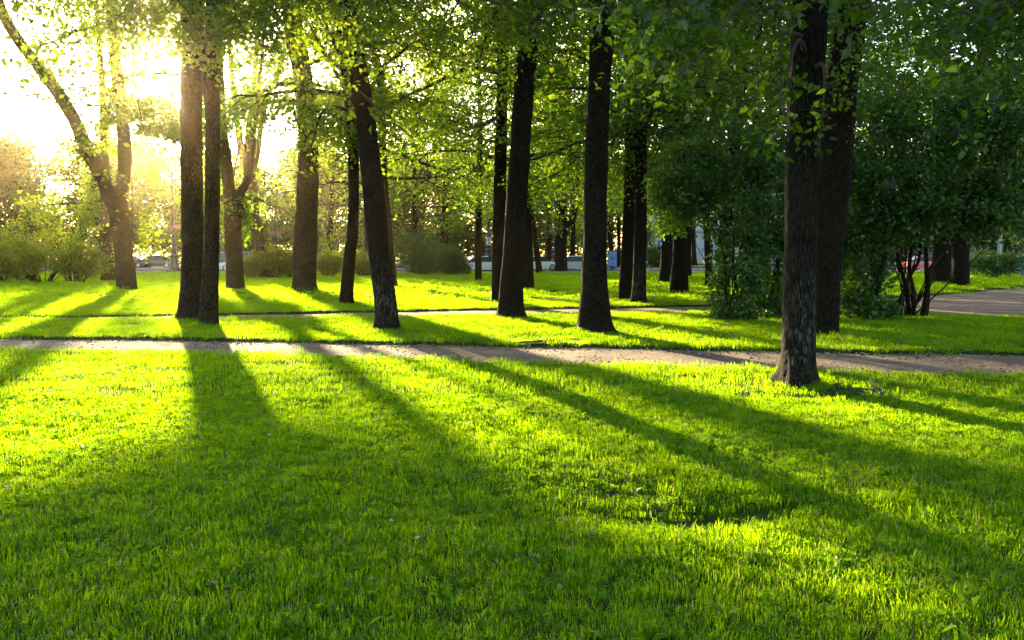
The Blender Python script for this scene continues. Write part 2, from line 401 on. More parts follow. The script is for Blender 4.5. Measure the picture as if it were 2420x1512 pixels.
def sun_keep(V, rng):
    t = V[:, 2] / math.tan(SUN_EL)
    g = np.stack([V[:, 0] - math.sin(SUN_AZ) * t, V[:, 1] - math.cos(SUN_AZ) * t, np.zeros(len(V))], -1)
    px, py, ok = proj(g)
    px = px + rng.normal(0, 9, len(V)); py = py + rng.normal(0, 5, len(V))
    m = np.zeros(len(V))
    for k, poly in LIT:
        m = np.maximum(m, np.where(inpoly(px, py, poly) & ok, k, 0))
    # beyond the near path leaves are thinned so light falls in long bands
    u = V[:, 0] * math.cos(SUN_AZ) - V[:, 1] * math.sin(SUN_AZ)
    wv = np.sin(u * 1.9 + 0.6) + 0.8 * np.sin(u * 3.3 + 2.0) + 0.6 * np.sin(u * 0.83 + 4.0)
    th = np.where(px < 760, 0.0, np.where(px < 1500, -0.35, np.where(px < 1760, 0.4, 1.3)))
    band = (g[:, 1] > 16.5) & (g[:, 1] < 68) & (wv > th)
    m = np.maximum(m, np.where(band, 0.96, 0.0))
    # leaves farther back thinned so the sun lights low boughs over the near path
    low = (V[:, 1] > 27) & (g[:, 1] > -21) & (g[:, 1] < -3) & (u > -9) & (u < 6)
    m = np.maximum(m, np.where(low, 0.72, 0.0))
    return rng.random(len(V)) >= m

# ---------------------------------------------------------------- leaves
def leaf_arrays(pos, size, rng, fine=False, droop=0.35, up=0.5, wid=0.62):
    n = len(pos)
    a = rng.normal(0, 1, (n, 3)); a[:, 2] = a[:, 2] * 0.6 - droop; a /= np.linalg.norm(a, axis=1, keepdims=True)
    nn = rng.normal(0, 1, (n, 3)); nn[:, 2] += up * 2
    b = np.cross(nn, a); b /= np.linalg.norm(b, axis=1, keepdims=True) + 1e-9
    nn = np.cross(a, b)
    L = (size * rng.uniform(0.65, 1.25, n))[:, None]
    W = L * wid * 0.5; fo = L * rng.uniform(0.02, 0.16, (n, 1))
    bd = L * rng.uniform(-0.05, 0.2, (n, 1))
    if not fine:
        V = np.stack([pos, pos + a * L * 0.45 + b * W + nn * fo, pos + a * L - nn * bd, pos + a * L * 0.45 - b * W + nn * fo], 1)
        i = np.arange(n)[:, None] * 4
        Fc = np.concatenate([i + [0, 1, 2], i + [0, 2, 3]], 0)
        return V.reshape(-1, 3), Fc
    V = np.stack([pos, pos + a * L * 0.28 + b * W * 0.98 + nn * fo, pos + a * L * 0.66 + b * W * 0.72 + nn * (fo - bd * 0.4), pos + a * L - nn * bd,
                  pos + a * L * 0.66 - b * W * 0.72 + nn * (fo - bd * 0.4), pos + a * L * 0.28 - b * W * 0.98 + nn * fo], 1)
    i = np.arange(n)[:, None] * 6
    Fc = np.concatenate([i + [0, 1, 2, 3], i + [0, 3, 4, 5]], 0)
    return V.reshape(-1, 3), Fc

def polyline_pos(pts, t):
    s = np.clip(t, 0, 0.9999) * (len(pts) - 1); i = s.astype(int); f = (s - i)[:, None]
    return pts[i] * (1 - f) + pts[i + 1] * f

class Crown:
    """branches, twigs and leaves of one plant"""
    def __init__(s, seed): s.rng = np.random.default_rng(seed); s.tb = []; s.lp = []; s.ls = []
    def branch(s, p0, d, L, r0, droop=0.25, n=9, seg=6):
        d = np.asarray(d, float); d /= np.linalg.norm(d)
        pts = [np.array(p0, float)]; h = L / (n - 1)
        for i in range(n - 1):
            d = d + s.rng.normal(0, 0.13, 3) + np.array([0, 0, -droop * 0.12]); d /= np.linalg.norm(d)
            pts.append(pts[-1] + d * h)
        pts = np.array(pts); s.tb.append((pts, np.linspace(r0, r0 * 0.22, n), seg)); return pts
    def scatter(s, pts, n, size, spread, t0=0.25, hang=0.0):
        t = s.rng.uniform(t0, 1.0, n) ** 0.8
        p = polyline_pos(pts, t) + s.rng.normal(0, spread, (n, 3)) * np.array([1, 1, 0.75]) - np.array([0, 0, hang]) * s.rng.random((n, 1))
        s.lp.append(p); s.ls.append(np.full(n, size))
    def limb(s, p0, d, L, r0, nsub, leaves, size, spread, droop=0.3, twigs=True):
        m = s.branch(p0, d, L, r0, droop)
        per = max(1, int(leaves / (nsub + 1)))
        s.scatter(m, per, size, spread, 0.5)
        for k in range(nsub):
            t = s.rng.uniform(0.25, 1.0); i = min(int(t * 8), 7)
            q = m[i] + (m[i + 1] - m[i]) * (t * 8 - i)
            dd = (m[i + 1] - m[i]); dd = dd / np.linalg.norm(dd) + s.rng.normal(0, 0.75, 3) * np.array([1, 1, 0.6])
            if twigs:
                b = s.branch(q, dd, L * s.rng.uniform(0.28, 0.5), r0 * 0.3, droop * 1.3, 6, 4)
            else:
                dd /= np.linalg.norm(dd); b = q + dd * np.linspace(0, L * 0.4, 6)[:, None]
            s.scatter(b, per, size, spread, 0.15)
    def spray(s, p0, p1, n, size, spread=0.28, r0=0.03, nsub=7, sag=0.5, hang=0.3):
        p0, p1 = np.asarray(p0, float), np.asarray(p1, float)
        mid = (p0 + p1) / 2 + np.array([0, 0, sag]) + s.rng.normal(0, 0.12, 3)
        m = catmull([p0, mid, p1], 12); s.tb.append((m, np.linspace(r0, 0.006, 12), 6))
        per = max(1, n // (nsub + 1))
        s.scatter(m, per, size, spread * 0.7, 0.75, hang * 0.5)
        for k in range(nsub):
            t = s.rng.uniform(0.6, 1.0); q = polyline_pos(m, np.array([t]))[0]
            dd = s.rng.normal(0, 1, 3) * np.array([1, 1, 0.5]) + np.array([0, 0, -0.25])
            b = s.branch(q, dd, spread * s.rng.uniform(1.6, 3.4), 0.008, 0.9, 6, 4)
            s.scatter(b, per, size, spread * 0.3, 0.1, hang * 0.3)
    def blob(s, c, r, n, size, clumps=30, cr=0.28, shell=0.55):
        c, r = np.asarray(c, float), np.asarray(r, float)
        u = s.rng.normal(0, 1, (clumps, 3)); u /= np.linalg.norm(u, axis=1, keepdims=True)
        u *= s.rng.uniform(shell, 1.0, (clumps, 1))
        k = s.rng.integers(0, clumps, n)
        p = c + (u[k] + s.rng.normal(0, cr * 0.6, (n, 3))) * r
        s.lp.append(p); s.ls.append(np.full(n, size))
    def finish(s, base, parent, leafmat, name='crown', carve=True, fine=False, wid=0.62, twigname='branches', zmin=0.03, droop=0.35, woodmat=None):
        if s.tb and carve:
            s.tb = [b for b in s.tb if b[1][0] > 0.045 or sun_keep(b[0], s.rng).mean() > 0.55 or (b[0][:, 2] < 4).all()]
        if s.tb:
            V = []; Fq = []; k = 0
            for pts, rad, seg in s.tb:
                v, f = tube(pts, rad, seg); V.append(v); Fq.append(f + k); k += len(v)
            o = mesh(twigname, np.vstack(V), np.vstack(Fq), woodmat or M['twig'], parent, off=base); o['kind'] = 'stuff'
        if s.lp:
            p = np.vstack(s.lp); z = np.concatenate(s.ls)
            keep = p[:, 2] > zmin
            if carve: keep &= sun_keep(p, s.rng)
            p, z = p[keep], z[keep]
            v, f = leaf_arrays(p, z, s.rng, fine, droop, wid=wid)
            o = mesh(name, v, f, leafmat, parent, off=base); o['kind'] = 'stuff'
            return len(p)
        return 0

# ---------------------------------------------------------------- trees
NLEAF = 0
def trunk_mesh(pts3, rad, seg, parent, base, mat, name, rng, flare=0.0, rings=None):
    L = np.linalg.norm(np.diff(pts3, axis=0), axis=1).sum()
    n = rings or max(8, int(L / 0.16))
    q = catmull(np.column_stack([pts3, rad]), n); p, r = q[:, :3].copy(), q[:, 3]
    a = np.linspace(0, 2 * np.pi, seg, endpoint=False)
    hz = (p[:, 2] - pts3[0][2])
    ph = rng.uniform(0, 6.28, 6)
    mod = 1 + 0.035 * np.sin(2 * a[None, :] + ph[0] + hz[:, None] * 0.7) + 0.03 * np.sin(3 * a[None, :] + ph[1] - hz[:, None] * 0.9) + 0.015 * np.sin(7 * a[None, :] + ph[2] + hz[:, None] * 0.5)
    mod += 0.022 * np.sin(hz[:, None] * 2.3 + ph[3]) + 0.03 * np.sin(hz[:, None] * 5.1 + a[None, :] * 1.0 + ph[4]) * 0.6 + rng.normal(0, 0.010, mod.shape)
    for q in range(int(max(2, L / 1.6))):
        ka, kh, am = rng.uniform(0, 6.28), rng.uniform(0.5, max(1.0, L * 0.8)), rng.choice([0.16, 0.1, -0.09, 0.07])
        da = (a[None, :] - ka + math.pi) % (2 * math.pi) - math.pi
        mod += am * np.exp(-(da / 0.42) ** 2 - ((hz[:, None] - kh) / 0.16) ** 2)
    if flare:
        hh = np.clip(hz[:, None] - 0.12, 0, None)
        mod += flare * np.exp(-hh / 0.15) * (0.45 + 0.55 * np.clip(np.sin(2.5 * a[None, :] + ph[5]) + 0.5 * np.sin(4 * a[None, :] + ph[2]), -0.6, 1.2))
    v, f = tube(p, r, seg, mod)
    return mesh(name, v, f, mat, parent, off=base), p, r

def tree(seed, label, pts, forks=(), ztop=15.0, crown=None, sprays=(), mat='bark', flare=0.35, leaf='leaf', leafsize=0.13, name='tree', depth=None, lean=0.0, fine=False, group='trees in the park', carve=True):
    """pts, forks: (x, y, width) along the stem as it stands in a plane facing the path, at the depth of the tree's foot"""
    global NLEAF
    rng = np.random.default_rng(seed)
    base = G(pts[0][0], pts[0][1]) if depth is None else P(pts[0][0], pts[0][1], depth)
    Y = float(base[1]); base[2] = float(hgt(base[0], base[1])) if depth is None else 0.0
    t = thing(name, label, 'tree', base, group)
    def to3(pl, y0=0.0):
        return np.array([P(x, y, Y) + np.array([0, lean * max(0, (601 - y)) / F * Y, 0]) for x, y, w_ in pl]), np.array([w_ / 2 * Y / F for x, y, w_ in pl])
    p3, r3 = to3(pts)
    p3[0][2] = base[2] - 0.12; p3[0][:2] += (p3[0][:2] - p3[1][:2]) * 0.02
    top = p3[-1]
    if top[2] < ztop and not forks:
        d = p3[-1] - p3[-2]; d = d / np.linalg.norm(d); d = d + np.array([0, 0, 0.6]); d /= d[2]
        for k in (0.5, 1.0):
            p3 = np.vstack([p3, top + d * (ztop - top[2]) * k + rng.normal(0, 0.15, 3) * np.array([1, 1, 0])]); r3 = np.append(r3, r3[len(pts) - 1] * (1 - 0.82 * k))
    seg = 36 if Y < 24 else (24 if Y < 45 else 12)
    bm = M[mat]
    o, cp, cr = trunk_mesh(p3, r3, seg, t, base, bm, 'trunk', rng, flare)
    leaders = [(cp, cr)]
    for fk in forks:
        q3, s3 = to3(fk)
        ext = q3[-1] - q3[-2]; ext = ext / np.linalg.norm(ext) + np.array([0, 0, 0.3])
        if q3[-1][2] < ztop:
            q3 = np.vstack([q3, q3[-1] + ext * max(1.5, (ztop - q3[-1][2]) * 0.8)]); s3 = np.append(s3, s3[-1] * 0.35)
        q3[1:, 1] += np.linspace(0, rng.uniform(-0.8, 0.8), len(q3) - 1)
        _, a, b = trunk_mesh(q3, s3, max(10, seg // 2), t, base, bm, 'limb', rng)
        leaders.append((a, b))
    c = Crown(seed + 1000)
    if crown:
        z0, z1, L0, nb, nl = crown[:5]
        spread = crown[5] if len(crown) > 5 else 0.33
        az = rng.uniform(0, 6.28)
        for k in range(nb):
            cp, cr = leaders[k % len(leaders)]
            z = z0 + (z1 - z0) * ((k + rng.uniform(0, 0.8)) / nb)
            z = min(z, cp[-1][2] - 0.05)
            i = int(np.searchsorted(cp[:, 2], z)); i = min(max(i, 1), len(cp) - 1)
            az += 2.4 + rng.normal(0, 0.3); u = (z - z0) / (z1 - z0 + 1e-6)
            el = R(8 + 55 * u + rng.normal(0, 8))
            L = L0 * (0.75 + 0.5 * math.sin(math.pi * (0.25 + 0.7 * u))) * rng.uniform(0.75, 1.2)
            c.limb(cp[i], (math.cos(az) * math.cos(el), math.sin(az) * math.cos(el), math.sin(el)), L, max(0.02, min(cr[i] * 0.45, 0.09)), 8, nl // nb, leafsize, spread, droop=0.45, twigs=Y < 85)
    for sp in sprays:
        px, py, Ys, n, spread = sp[:5]
        tgt = P(px, py, Ys); cp, cr = leaders[sp[5] if len(sp) > 5 else 0]
        z = min(tgt[2] + 0.9 + 0.25 * abs(tgt[0] - base[0]), cp[-1][2] - 0.1); i = min(int(np.searchsorted(cp[:, 2], z)), len(cp) - 1)
        c.spray(cp[i], tgt, n, 0.105 if Ys < 30 else leafsize, spread, r0=0.035)
    if crown or sprays:
        NLEAF += c.finish(base, t, M[leaf], carve=carve, fine=fine)
    return t

# --- the row that lines the paths, near to far
tree(24, "nearest trunk, pale lichen on its foot and flared roots, beside the near path", [(1887, 908, 82), (1887, 850, 80), (1888, 750, 77), (1892, 600, 73), (1895, 400, 74), (1904, 200, 76), (1915, 0, 76), (1925, -200, 74)],
     ztop=13, crown=(6.2, 12.5, 3.6, 18, 9000), mat='bark_lichen', flare=0.95, fine=True, leafsize=0.12, leaf='leaf_shaded',
     sprays=[(1560, 60, 8.2, 420, 0.38), (1500, 30, 8.6, 320, 0.36), (1600, 190, 8.0, 160, 0.2), (1530, 140, 8.3, 260, 0.26), (1640, 20, 9, 380, 0.4), 
             (1850, 265, 9.2, 110, 0.2), (1825, 335, 9.3, 110, 0.18), (1790, 30, 10, 300, 0.4), (1720, 60, 10.5, 300, 0.4), (1935, 360, 9.9, 40, 0.12)])
tree(25, "dark trunk leaning rightwards right behind the lichened nearest trunk", [(1951, 792, 60), (1953, 740, 57), (1957, 600, 64), (1972, 400, 70), (1988, 200, 72), (2008, 60, 72), (2020, -60, 68)],
     ztop=13, crown=(6.3, 12.5, 4.2, 18, 12000), flare=0.15, leafsize=0.16, leaf='leaf_shaded',
     sprays=[(2060, 180, 14.5, 420, 0.5), (2110, 90, 14, 420, 0.5), (2150, 220, 15, 300, 0.4)])
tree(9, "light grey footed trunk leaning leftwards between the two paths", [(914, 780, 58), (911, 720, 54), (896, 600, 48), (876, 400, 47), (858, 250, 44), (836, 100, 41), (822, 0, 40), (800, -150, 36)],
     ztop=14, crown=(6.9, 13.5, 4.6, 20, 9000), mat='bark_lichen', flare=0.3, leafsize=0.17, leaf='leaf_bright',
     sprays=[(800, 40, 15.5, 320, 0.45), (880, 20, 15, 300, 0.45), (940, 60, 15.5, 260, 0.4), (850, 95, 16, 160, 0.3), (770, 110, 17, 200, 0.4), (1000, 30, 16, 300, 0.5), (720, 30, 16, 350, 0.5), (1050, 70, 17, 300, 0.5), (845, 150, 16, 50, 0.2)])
tree(15, "straight thick trunk with deep furrows standing between the two paths", [(1407, 784, 86), (1406, 730, 72), (1405, 650, 60), (1407, 450, 56), (1412, 250, 53), (1420, 100, 55), (1424, 0, 62), (1430, -100, 60)],
     ztop=14.5, crown=(7.2, 14, 4.6, 20, 9000), leaf='leaf_shaded', flare=0.35, leafsize=0.17,
     sprays=[(1340, 20, 16, 240, 0.45), (1500, 20, 15, 300, 0.45), (1300, 60, 17, 220, 0.4)])
tree(10, "tall trunk leaning slightly rightwards, left of the deeply furrowed straight one", [(1206, 748, 70), (1208, 700, 58), (1214, 600, 52), (1225, 400, 47), (1239, 200, 46), (1254, 50, 46), (1262, -60, 44)],
     ztop=15, crown=(7.6, 14.5, 5.0, 20, 9500), flare=0.35, leafsize=0.18,
     sprays=[(1250, 105, 20, 200, 0.35), (1200, 60, 20, 350, 0.5), (1300, 40, 20, 350, 0.5), (1150, 90, 21, 350, 0.6), (1240, 30, 19, 250, 0.4)])
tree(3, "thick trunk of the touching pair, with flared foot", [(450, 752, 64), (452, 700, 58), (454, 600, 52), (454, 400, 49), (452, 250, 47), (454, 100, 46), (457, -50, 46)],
     mat='bark_sunglow', ztop=15, crown=(7.4, 14.5, 5.0, 20, 9500), flare=0.6, leafsize=0.18, leaf='leaf_bright',
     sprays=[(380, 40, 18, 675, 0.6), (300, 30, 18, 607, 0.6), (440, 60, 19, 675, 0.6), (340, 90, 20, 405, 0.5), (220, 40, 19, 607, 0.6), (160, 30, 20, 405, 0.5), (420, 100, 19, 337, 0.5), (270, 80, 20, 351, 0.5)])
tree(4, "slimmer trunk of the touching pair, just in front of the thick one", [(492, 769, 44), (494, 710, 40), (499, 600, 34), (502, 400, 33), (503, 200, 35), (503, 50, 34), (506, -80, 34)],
     forks=[[(496, 290, 14), (487, 225, 13), (478, 120, 12), (470, 0, 10)]], mat='bark_sunglow', ztop=14, crown=(7.2, 13.5, 4.5, 18, 8000), flare=0.25, leafsize=0.17, leaf='leaf_bright',
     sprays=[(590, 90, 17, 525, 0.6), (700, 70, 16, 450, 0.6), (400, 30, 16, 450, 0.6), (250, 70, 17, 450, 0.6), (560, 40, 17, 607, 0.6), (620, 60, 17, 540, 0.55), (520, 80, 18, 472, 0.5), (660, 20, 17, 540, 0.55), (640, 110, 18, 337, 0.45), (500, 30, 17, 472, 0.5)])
tree(8, "thin crooked trunk with a swollen foot, left of the leftward leaning one", [(817, 719, 34), (819, 690, 32), (824, 620, 29), (833, 540, 27), (836, 420, 25), (832, 300, 25), (818, 180, 24), (808, 80, 22), (800, -60, 20)],
     ztop=12, crown=(5.2, 11.5, 3.6, 20, 9000), leaf='leaf_bright', flare=0.18, leafsize=0.16,
     sprays=[(760, 330, 26, 260, 0.5), (770, 240, 26, 350, 0.6), (880, 330, 29, 260, 0.5), (730, 280, 27, 250, 0.5), (790, 400, 27, 120, 0.4), (700, 200, 27, 300, 0.6)])
tree(11, "dark upright trunk half hidden by the rightward leaning tall one", [(1177, 713, 32), (1178, 600, 30), (1180, 450, 29), (1184, 300, 28), (1188, 100, 27), (1190, -50, 25)],
     ztop=14, crown=(6.0, 13.5, 4.6, 20, 13000), flare=0.1, leafsize=0.18, sprays=[(1120, 330, 28, 350, 0.7), (1160, 240, 28, 400, 0.7), (1100, 200, 29, 450, 0.8), (1220, 300, 30, 300, 0.6), (1060, 300, 29, 400, 0.8)])
tree(7, "broad trunk with flared foot standing alone behind the second path", [(719, 691, 58), (720, 660, 54), (722, 560, 52), (727, 400, 49), (727, 300, 46), (716, 180, 44), (696, 80, 42), (680, -40, 38)],
     mat='bark_sunglow', ztop=16, crown=(7.2, 15.5, 5.2, 22, 11000), flare=0.6, leafsize=0.18, leaf='leaf_bright',
     sprays=[(730, 300, 33, 300, 0.5), (760, 340, 34, 300, 0.6), (690, 250, 33, 300, 0.6), (735, 230, 33, 400, 0.7), (790, 280, 34, 350, 0.7), (660, 170, 34, 300, 0.7)])
tree(16, "slim dark trunk, left one of the two standing close together at mid distance", [(1476, 710, 34), (1479, 650, 30), (1483, 560, 28), (1487, 450, 26), (1490, 250, 24), (1496, 80, 22), (1500, -40, 20)],
     ztop=13, crown=(5.0, 12.5, 4.4, 22, 10000), flare=0.1, leafsize=0.17, sprays=[(1440, 400, 28, 260, 0.6), (1530, 440, 28, 300, 0.6), (1470, 330, 28, 300, 0.7), (1550, 330, 28, 350, 0.7)])
tree(17, "slim trunk with pale dusty foot, right one of the two standing close together", [(1509, 717, 40), (1510, 680, 35), (1512, 600, 31), (1513, 450, 28), (1515, 300, 26), (1518, 100, 24), (1520, -50, 22)],
     ztop=13, crown=(4.8, 12.5, 4.4, 22, 10000), mat='bark_lichen', flare=0.12, leafsize=0.17, sprays=[(1570, 250, 26, 350, 0.7), (1600, 380, 26, 300, 0.6), (1620, 480, 26, 160, 0.4), (1580, 150, 26, 400, 0.8)])
tree(19, "stout short looking trunk with grey ridged bark in the middle of the far lawn", [(1604, 694, 50), (1604, 660, 42), (1606, 600, 36), (1607, 500, 34), (1608, 300, 32), (1610, 100, 30), (1612, -50, 28)],
     ztop=14, crown=(4.8, 13.5, 5.0, 22, 11000), flare=0.2, leafsize=0.18, sprays=[(1600, 530, 33, 120, 0.35), (1560, 450, 33, 350, 0.8), (1650, 470, 33, 400, 0.8)])
tree(18, "dark trunk leaning slightly rightwards just left of the stout grey one", [(1568, 671, 28), (1571, 620, 24), (1575, 540, 22), (1580, 400, 20), (1584, 200, 18)], ztop=14, crown=(5.2, 13.5, 5.0, 20, 9000), flare=0.12, leafsize=0.2)
tree(21, "slender trunk with widened foot at the left edge of the right hand bushes", [(1676, 677, 23), (1675, 640, 19), (1672, 580, 17), (1668, 500, 16), (1664, 350, 15), (1660, 150, 14)], ztop=12, crown=(4.6, 11.5, 4.6, 20, 9000), flare=0.15, leafsize=0.19)
tree(22, "straight dark trunk rising out of the right hand bushes", [(1708, 712, 32), (1712, 600, 28), (1722, 450, 27), (1738, 300, 30), (1746, 150, 30), (1750, 0, 30), (1752, -80, 28)], ztop=13, crown=(5.0, 12.5, 4.8, 24, 14000), flare=0.1, leafsize=0.18, leaf='leaf_lilac',
     sprays=[(1680, 200, 27, 400, 0.8), (1760, 250, 27, 400, 0.8), (1700, 90, 27, 400, 0.8), (1820, 150, 27, 400, 0.8)])
tree(23, "dark forked trunk leaning rightwards inside the right hand bushes", [(1777, 702, 48), (1779, 620, 44), (1784, 520, 40), (1796, 400, 30)], forks=[[(1790, 440, 26), (1812, 320, 24), (1838, 200, 22), (1866, 70, 20), (1885, -40, 18)], [(1790, 430, 24), (1786, 330, 20), (1790, 200, 18), (1800, 60, 16)]],
     ztop=13, crown=(4.6, 12.5, 4.6, 22, 12000), flare=0.15, leafsize=0.18, leaf='leaf_lilac')
tree(12, "trunk with dark blotched bark partly behind the rightward leaning tall one", [(1246, 683, 34), (1245, 620, 30), (1243, 530, 27), (1240, 420, 25), (1238, 250, 23), (1236, 80, 21)], ztop=15, crown=(5.4, 14.5, 5.2, 22, 10000), flare=0.1, leafsize=0.19, sprays=[(1290, 470, 38, 260, 0.7), (1210, 440, 38, 260, 0.7), (1280, 380, 38, 350, 0.9)])
tree(92, "trunk whose foot just shows behind the leftward leaning light footed trunk", [(926, 676, 26), (922, 620, 22), (916, 540, 20), (905, 400, 19), (900, 200, 18)], ztop=14, crown=(5.0, 13.5, 5.2, 22, 10000), flare=0.15, leafsize=0.2, leaf='leaf_bright')
tree(5, "forked trunk whose left limb leans leftwards, behind the touching pair", [(556, 683, 44), (555, 640, 40), (551, 550, 38), (549, 480, 42), (545, 450, 36)],
     forks=[[(546, 480, 30), (536, 400, 27), (526, 300, 24), (522, 180, 22), (518, 40, 20)], [(556, 478, 22), (572, 450, 20), (588, 415, 18), (600, 330, 12)]], mat='bark_sunglow', ztop=14, crown=(7.8, 14, 4.6, 20, 10000), flare=0.15, leafsize=0.2,
     sprays=[(450, 255, 37, 1100, 0.45), (455, 315, 37, 1100, 0.42), (440, 330, 38, 900, 0.45), (472, 230, 37, 600, 0.4), (560, 130, 37, 350, 0.8), (600, 180, 38, 350, 0.8), (570, 200, 38, 300, 0.7)])  # dense boughs added behind the touching pair to shade the lower left lawn
tree(6, "crooked trunk spreading into three bare looking limbs, standing behind low bushes", [(629, 657, 30), (620, 610, 27), (606, 540, 26), (597, 480, 24), (592, 420, 28), (584, 390, 34)],
     forks=[[(580, 400, 20), (566, 330, 17), (558, 250, 14), (552, 170, 12), (545, 60, 10)], [(585, 395, 18), (588, 300, 15), (594, 250, 13), (600, 160, 11), (606, 60, 9)], [(592, 410, 17), (606, 370, 15), (618, 300, 13), (634, 230, 12), (655, 190, 11), (676, 130, 10), (690, 60, 9)]],
     mat='bark_sunglow', ztop=19, crown=(12.0, 19.5, 5.6, 26, 18000), flare=0.15, leafsize=0.22, sprays=[(620, 130, 58, 300, 1.0), (560, 120, 58, 300, 1.0), (600, 200, 58, 260, 0.9)])
tree(1, "big two limbed tree at the left, its long limb arching leftwards", [(300, 686, 48), (297, 640, 44), (288, 560, 42), (278, 490, 46), (268, 455, 50)],
     forks=[[(262, 470, 34), (238, 410, 33), (210, 360, 32), (180, 290, 31), (140, 222, 30), (95, 160, 27), (50, 100, 24), (15, 40, 22), (-10, -40, 20)], [(280, 475, 32), (292, 420, 31), (293, 350, 30), (284, 270, 29), (272, 190, 27), (262, 120, 25), (255, 40, 22)]],
     mat='bark_sunglow', ztop=17, crown=(12.0, 17, 4.4, 18, 4500), flare=0.12, leafsize=0.2, leaf='leaf_bright',
     sprays=[(60, 60, 36, 500, 0.9), (130, 60, 36, 450, 0.9), (100, 20, 35, 450, 0.9), (230, 60, 36, 450, 0.9, 1), (310, 60, 36, 450, 0.9, 1), (150, 310, 36, 200, 0.6), (210, 330, 36, 260, 0.6), (412, 285, 36, 1300, 0.6, 1), (425, 250, 36, 1000, 0.55, 1), (405, 330, 36.5, 900, 0.5, 1), (435, 330, 36, 900, 0.6, 1), (390, 240, 36, 300, 0.6, 1), (200, 290, 37, 160, 0.6)])
tree(2, "dark forked trunk close behind the big two limbed tree", [(258, 665, 36), (254, 620, 30), (244, 550, 30), (237, 500, 34), (234, 480, 34)],
     forks=[[(240, 495, 20), (250, 440, 18), (244, 330, 17), (240, 230, 16), (232, 130, 14)], [(230, 490, 18), (222, 440, 15), (226, 380, 13), (240, 320, 11)]], mat='bark_sunglow', ztop=17, crown=(9.0, 17.5, 5.0, 20, 9000), flare=0.12, leafsize=0.22, leaf='leaf_bright',
     sprays=[(190, 330, 50, 300, 0.9), (150, 400, 50, 350, 1.0), (210, 430, 50, 350, 0.9), (330, 400, 51, 350, 1.0), (320, 330, 51, 300, 0.9), (370, 380, 51, 350, 1.0)])
# --- smaller stems farther back
tree(14, "black looking tree forking low behind the middle lawn, right limb curving out", [(1326, 643, 30), (1325, 590, 28), (1326, 520, 27), (1326, 470, 24), (1318, 420, 22)],
     forks=[[(1318, 440, 18), (1308, 390, 16), (1298, 320, 14), (1290, 200, 12)], [(1330, 560, 16), (1344, 530, 15), (1356, 505, 14), (1362, 470, 12), (1366, 400, 10)], [(1328, 470, 18), (1336, 420, 16), (1340, 330, 13), (1342, 200, 11)]], ztop=17, crown=(9.0, 17, 5.4, 24, 12000), flare=0.2, leafsize=0.22, leaf='leaf_bright')
tree(13, "thin trunk leaning leftwards beside the blotched one, far back", [(1275, 646, 16), (1269, 600, 14), (1260, 540, 13), (1250, 470, 12), (1240, 380, 11)], ztop=15, crown=(5.6, 14.5, 5.0, 20, 9000), leafsize=0.23, leaf='leaf_bright')
tree(31, "thin bent stem with few leaves beside the lamp that carries the round sign", [(1147, 641, 11), (1142, 600, 9), (1134, 550, 8), (1125, 500, 8), (1115, 430, 7)], ztop=13, crown=(5.5, 13, 4.0, 16, 6000), leafsize=0.23, leaf='leaf_bright')
tree(32, "small grey trunk standing left of the black low forking tree, by the street", [(1297, 633, 14), (1297, 600, 12), (1297, 550, 11), (1296, 450, 10)], ztop=17, crown=(6.8, 17, 5.5, 20, 9000), leafsize=0.28, leaf='leaf_bright')
tree(33, "thin trunk just right of the black low forking tree", [(1350, 637, 14), (1352, 600, 12), (1354, 540, 11), (1356, 450, 10)], ztop=16, crown=(6.8, 16, 5.5, 20, 9000), leafsize=0.26, leaf='leaf_bright')
tree(34, "slim trunk leaning leftwards by the blue advertising stand", [(1450, 630, 12), (1446, 600, 11), (1440, 560, 10), (1434, 500, 9)], ztop=15, crown=(5.5, 15, 5.0, 18, 7000), leafsize=0.28, leaf='leaf_bright')
tree(35, "thin upright stem right of the blue advertising stand", [(1462, 629, 11), (1462, 600, 9), (1462, 550, 9), (1461, 450, 8)], ztop=16, crown=(6.0, 16, 5.0, 18, 7000), leafsize=0.28, leaf='leaf_bright')
tree(36, "far dark trunk hidden up to its left side by the stout grey one", [(1592, 655, 20), (1591, 600, 17), (1590, 540, 16), (1588, 400, 14)], ztop=15, crown=(5.5, 14.5, 5.0, 20, 9000), leafsize=0.22)
tree(37, "dark upright trunk close on the right of the stout grey one", [(1626, 654, 16), (1626, 600, 14), (1627, 540, 13), (1630, 400, 12)], ztop=15, crown=(5.5, 14.5, 5.0, 20, 9000), leafsize=0.22)
tree(38, "pale grey distant trunk seen between the stout one and the slender one", [(1640, 627, 15), (1639, 600, 12), (1638, 560, 11), (1638, 480, 9)], ztop=18, crown=(6.0, 18, 6.0, 20, 8000), leafsize=0.32, leaf='leaf_bright')
tree(39, "trunk rising behind the dark round shrub, nearer to the lamp with the sign", [(1049, 644, 20), (1049, 600, 17), (1050, 540, 16), (1052, 450, 14)], ztop=16, crown=(4.6, 15.5, 5.5, 24, 12000), leafsize=0.23, leaf='leaf_bright')
tree(40, "trunk rising behind the dark round shrub, nearer to the leftward leaning tree", [(981, 646, 18), (981, 600, 15), (981, 520, 14), (980, 430, 12)], ztop=16, crown=(4.2, 15.5, 5.5, 24, 12000), leafsize=0.23, leaf='leaf_bright')
tree(41, "low branched tree behind the thin crooked trunk, leaves glowing yellow green", [(870, 648, 16), (868, 600, 14), (866, 540, 13), (864, 450, 12)], ztop=14, crown=(3.6, 13.5, 5.2, 26, 13000), leafsize=0.22, leaf='leaf_bright')
tree(42, "low branched tree behind the broad lone trunk, leaves glowing yellow green", [(775, 645, 16), (777, 600, 13), (780, 540, 12), (784, 450, 11)], ztop=10, crown=(3.0, 9.8, 4.0, 24, 10000), leafsize=0.22, leaf='leaf_bright')
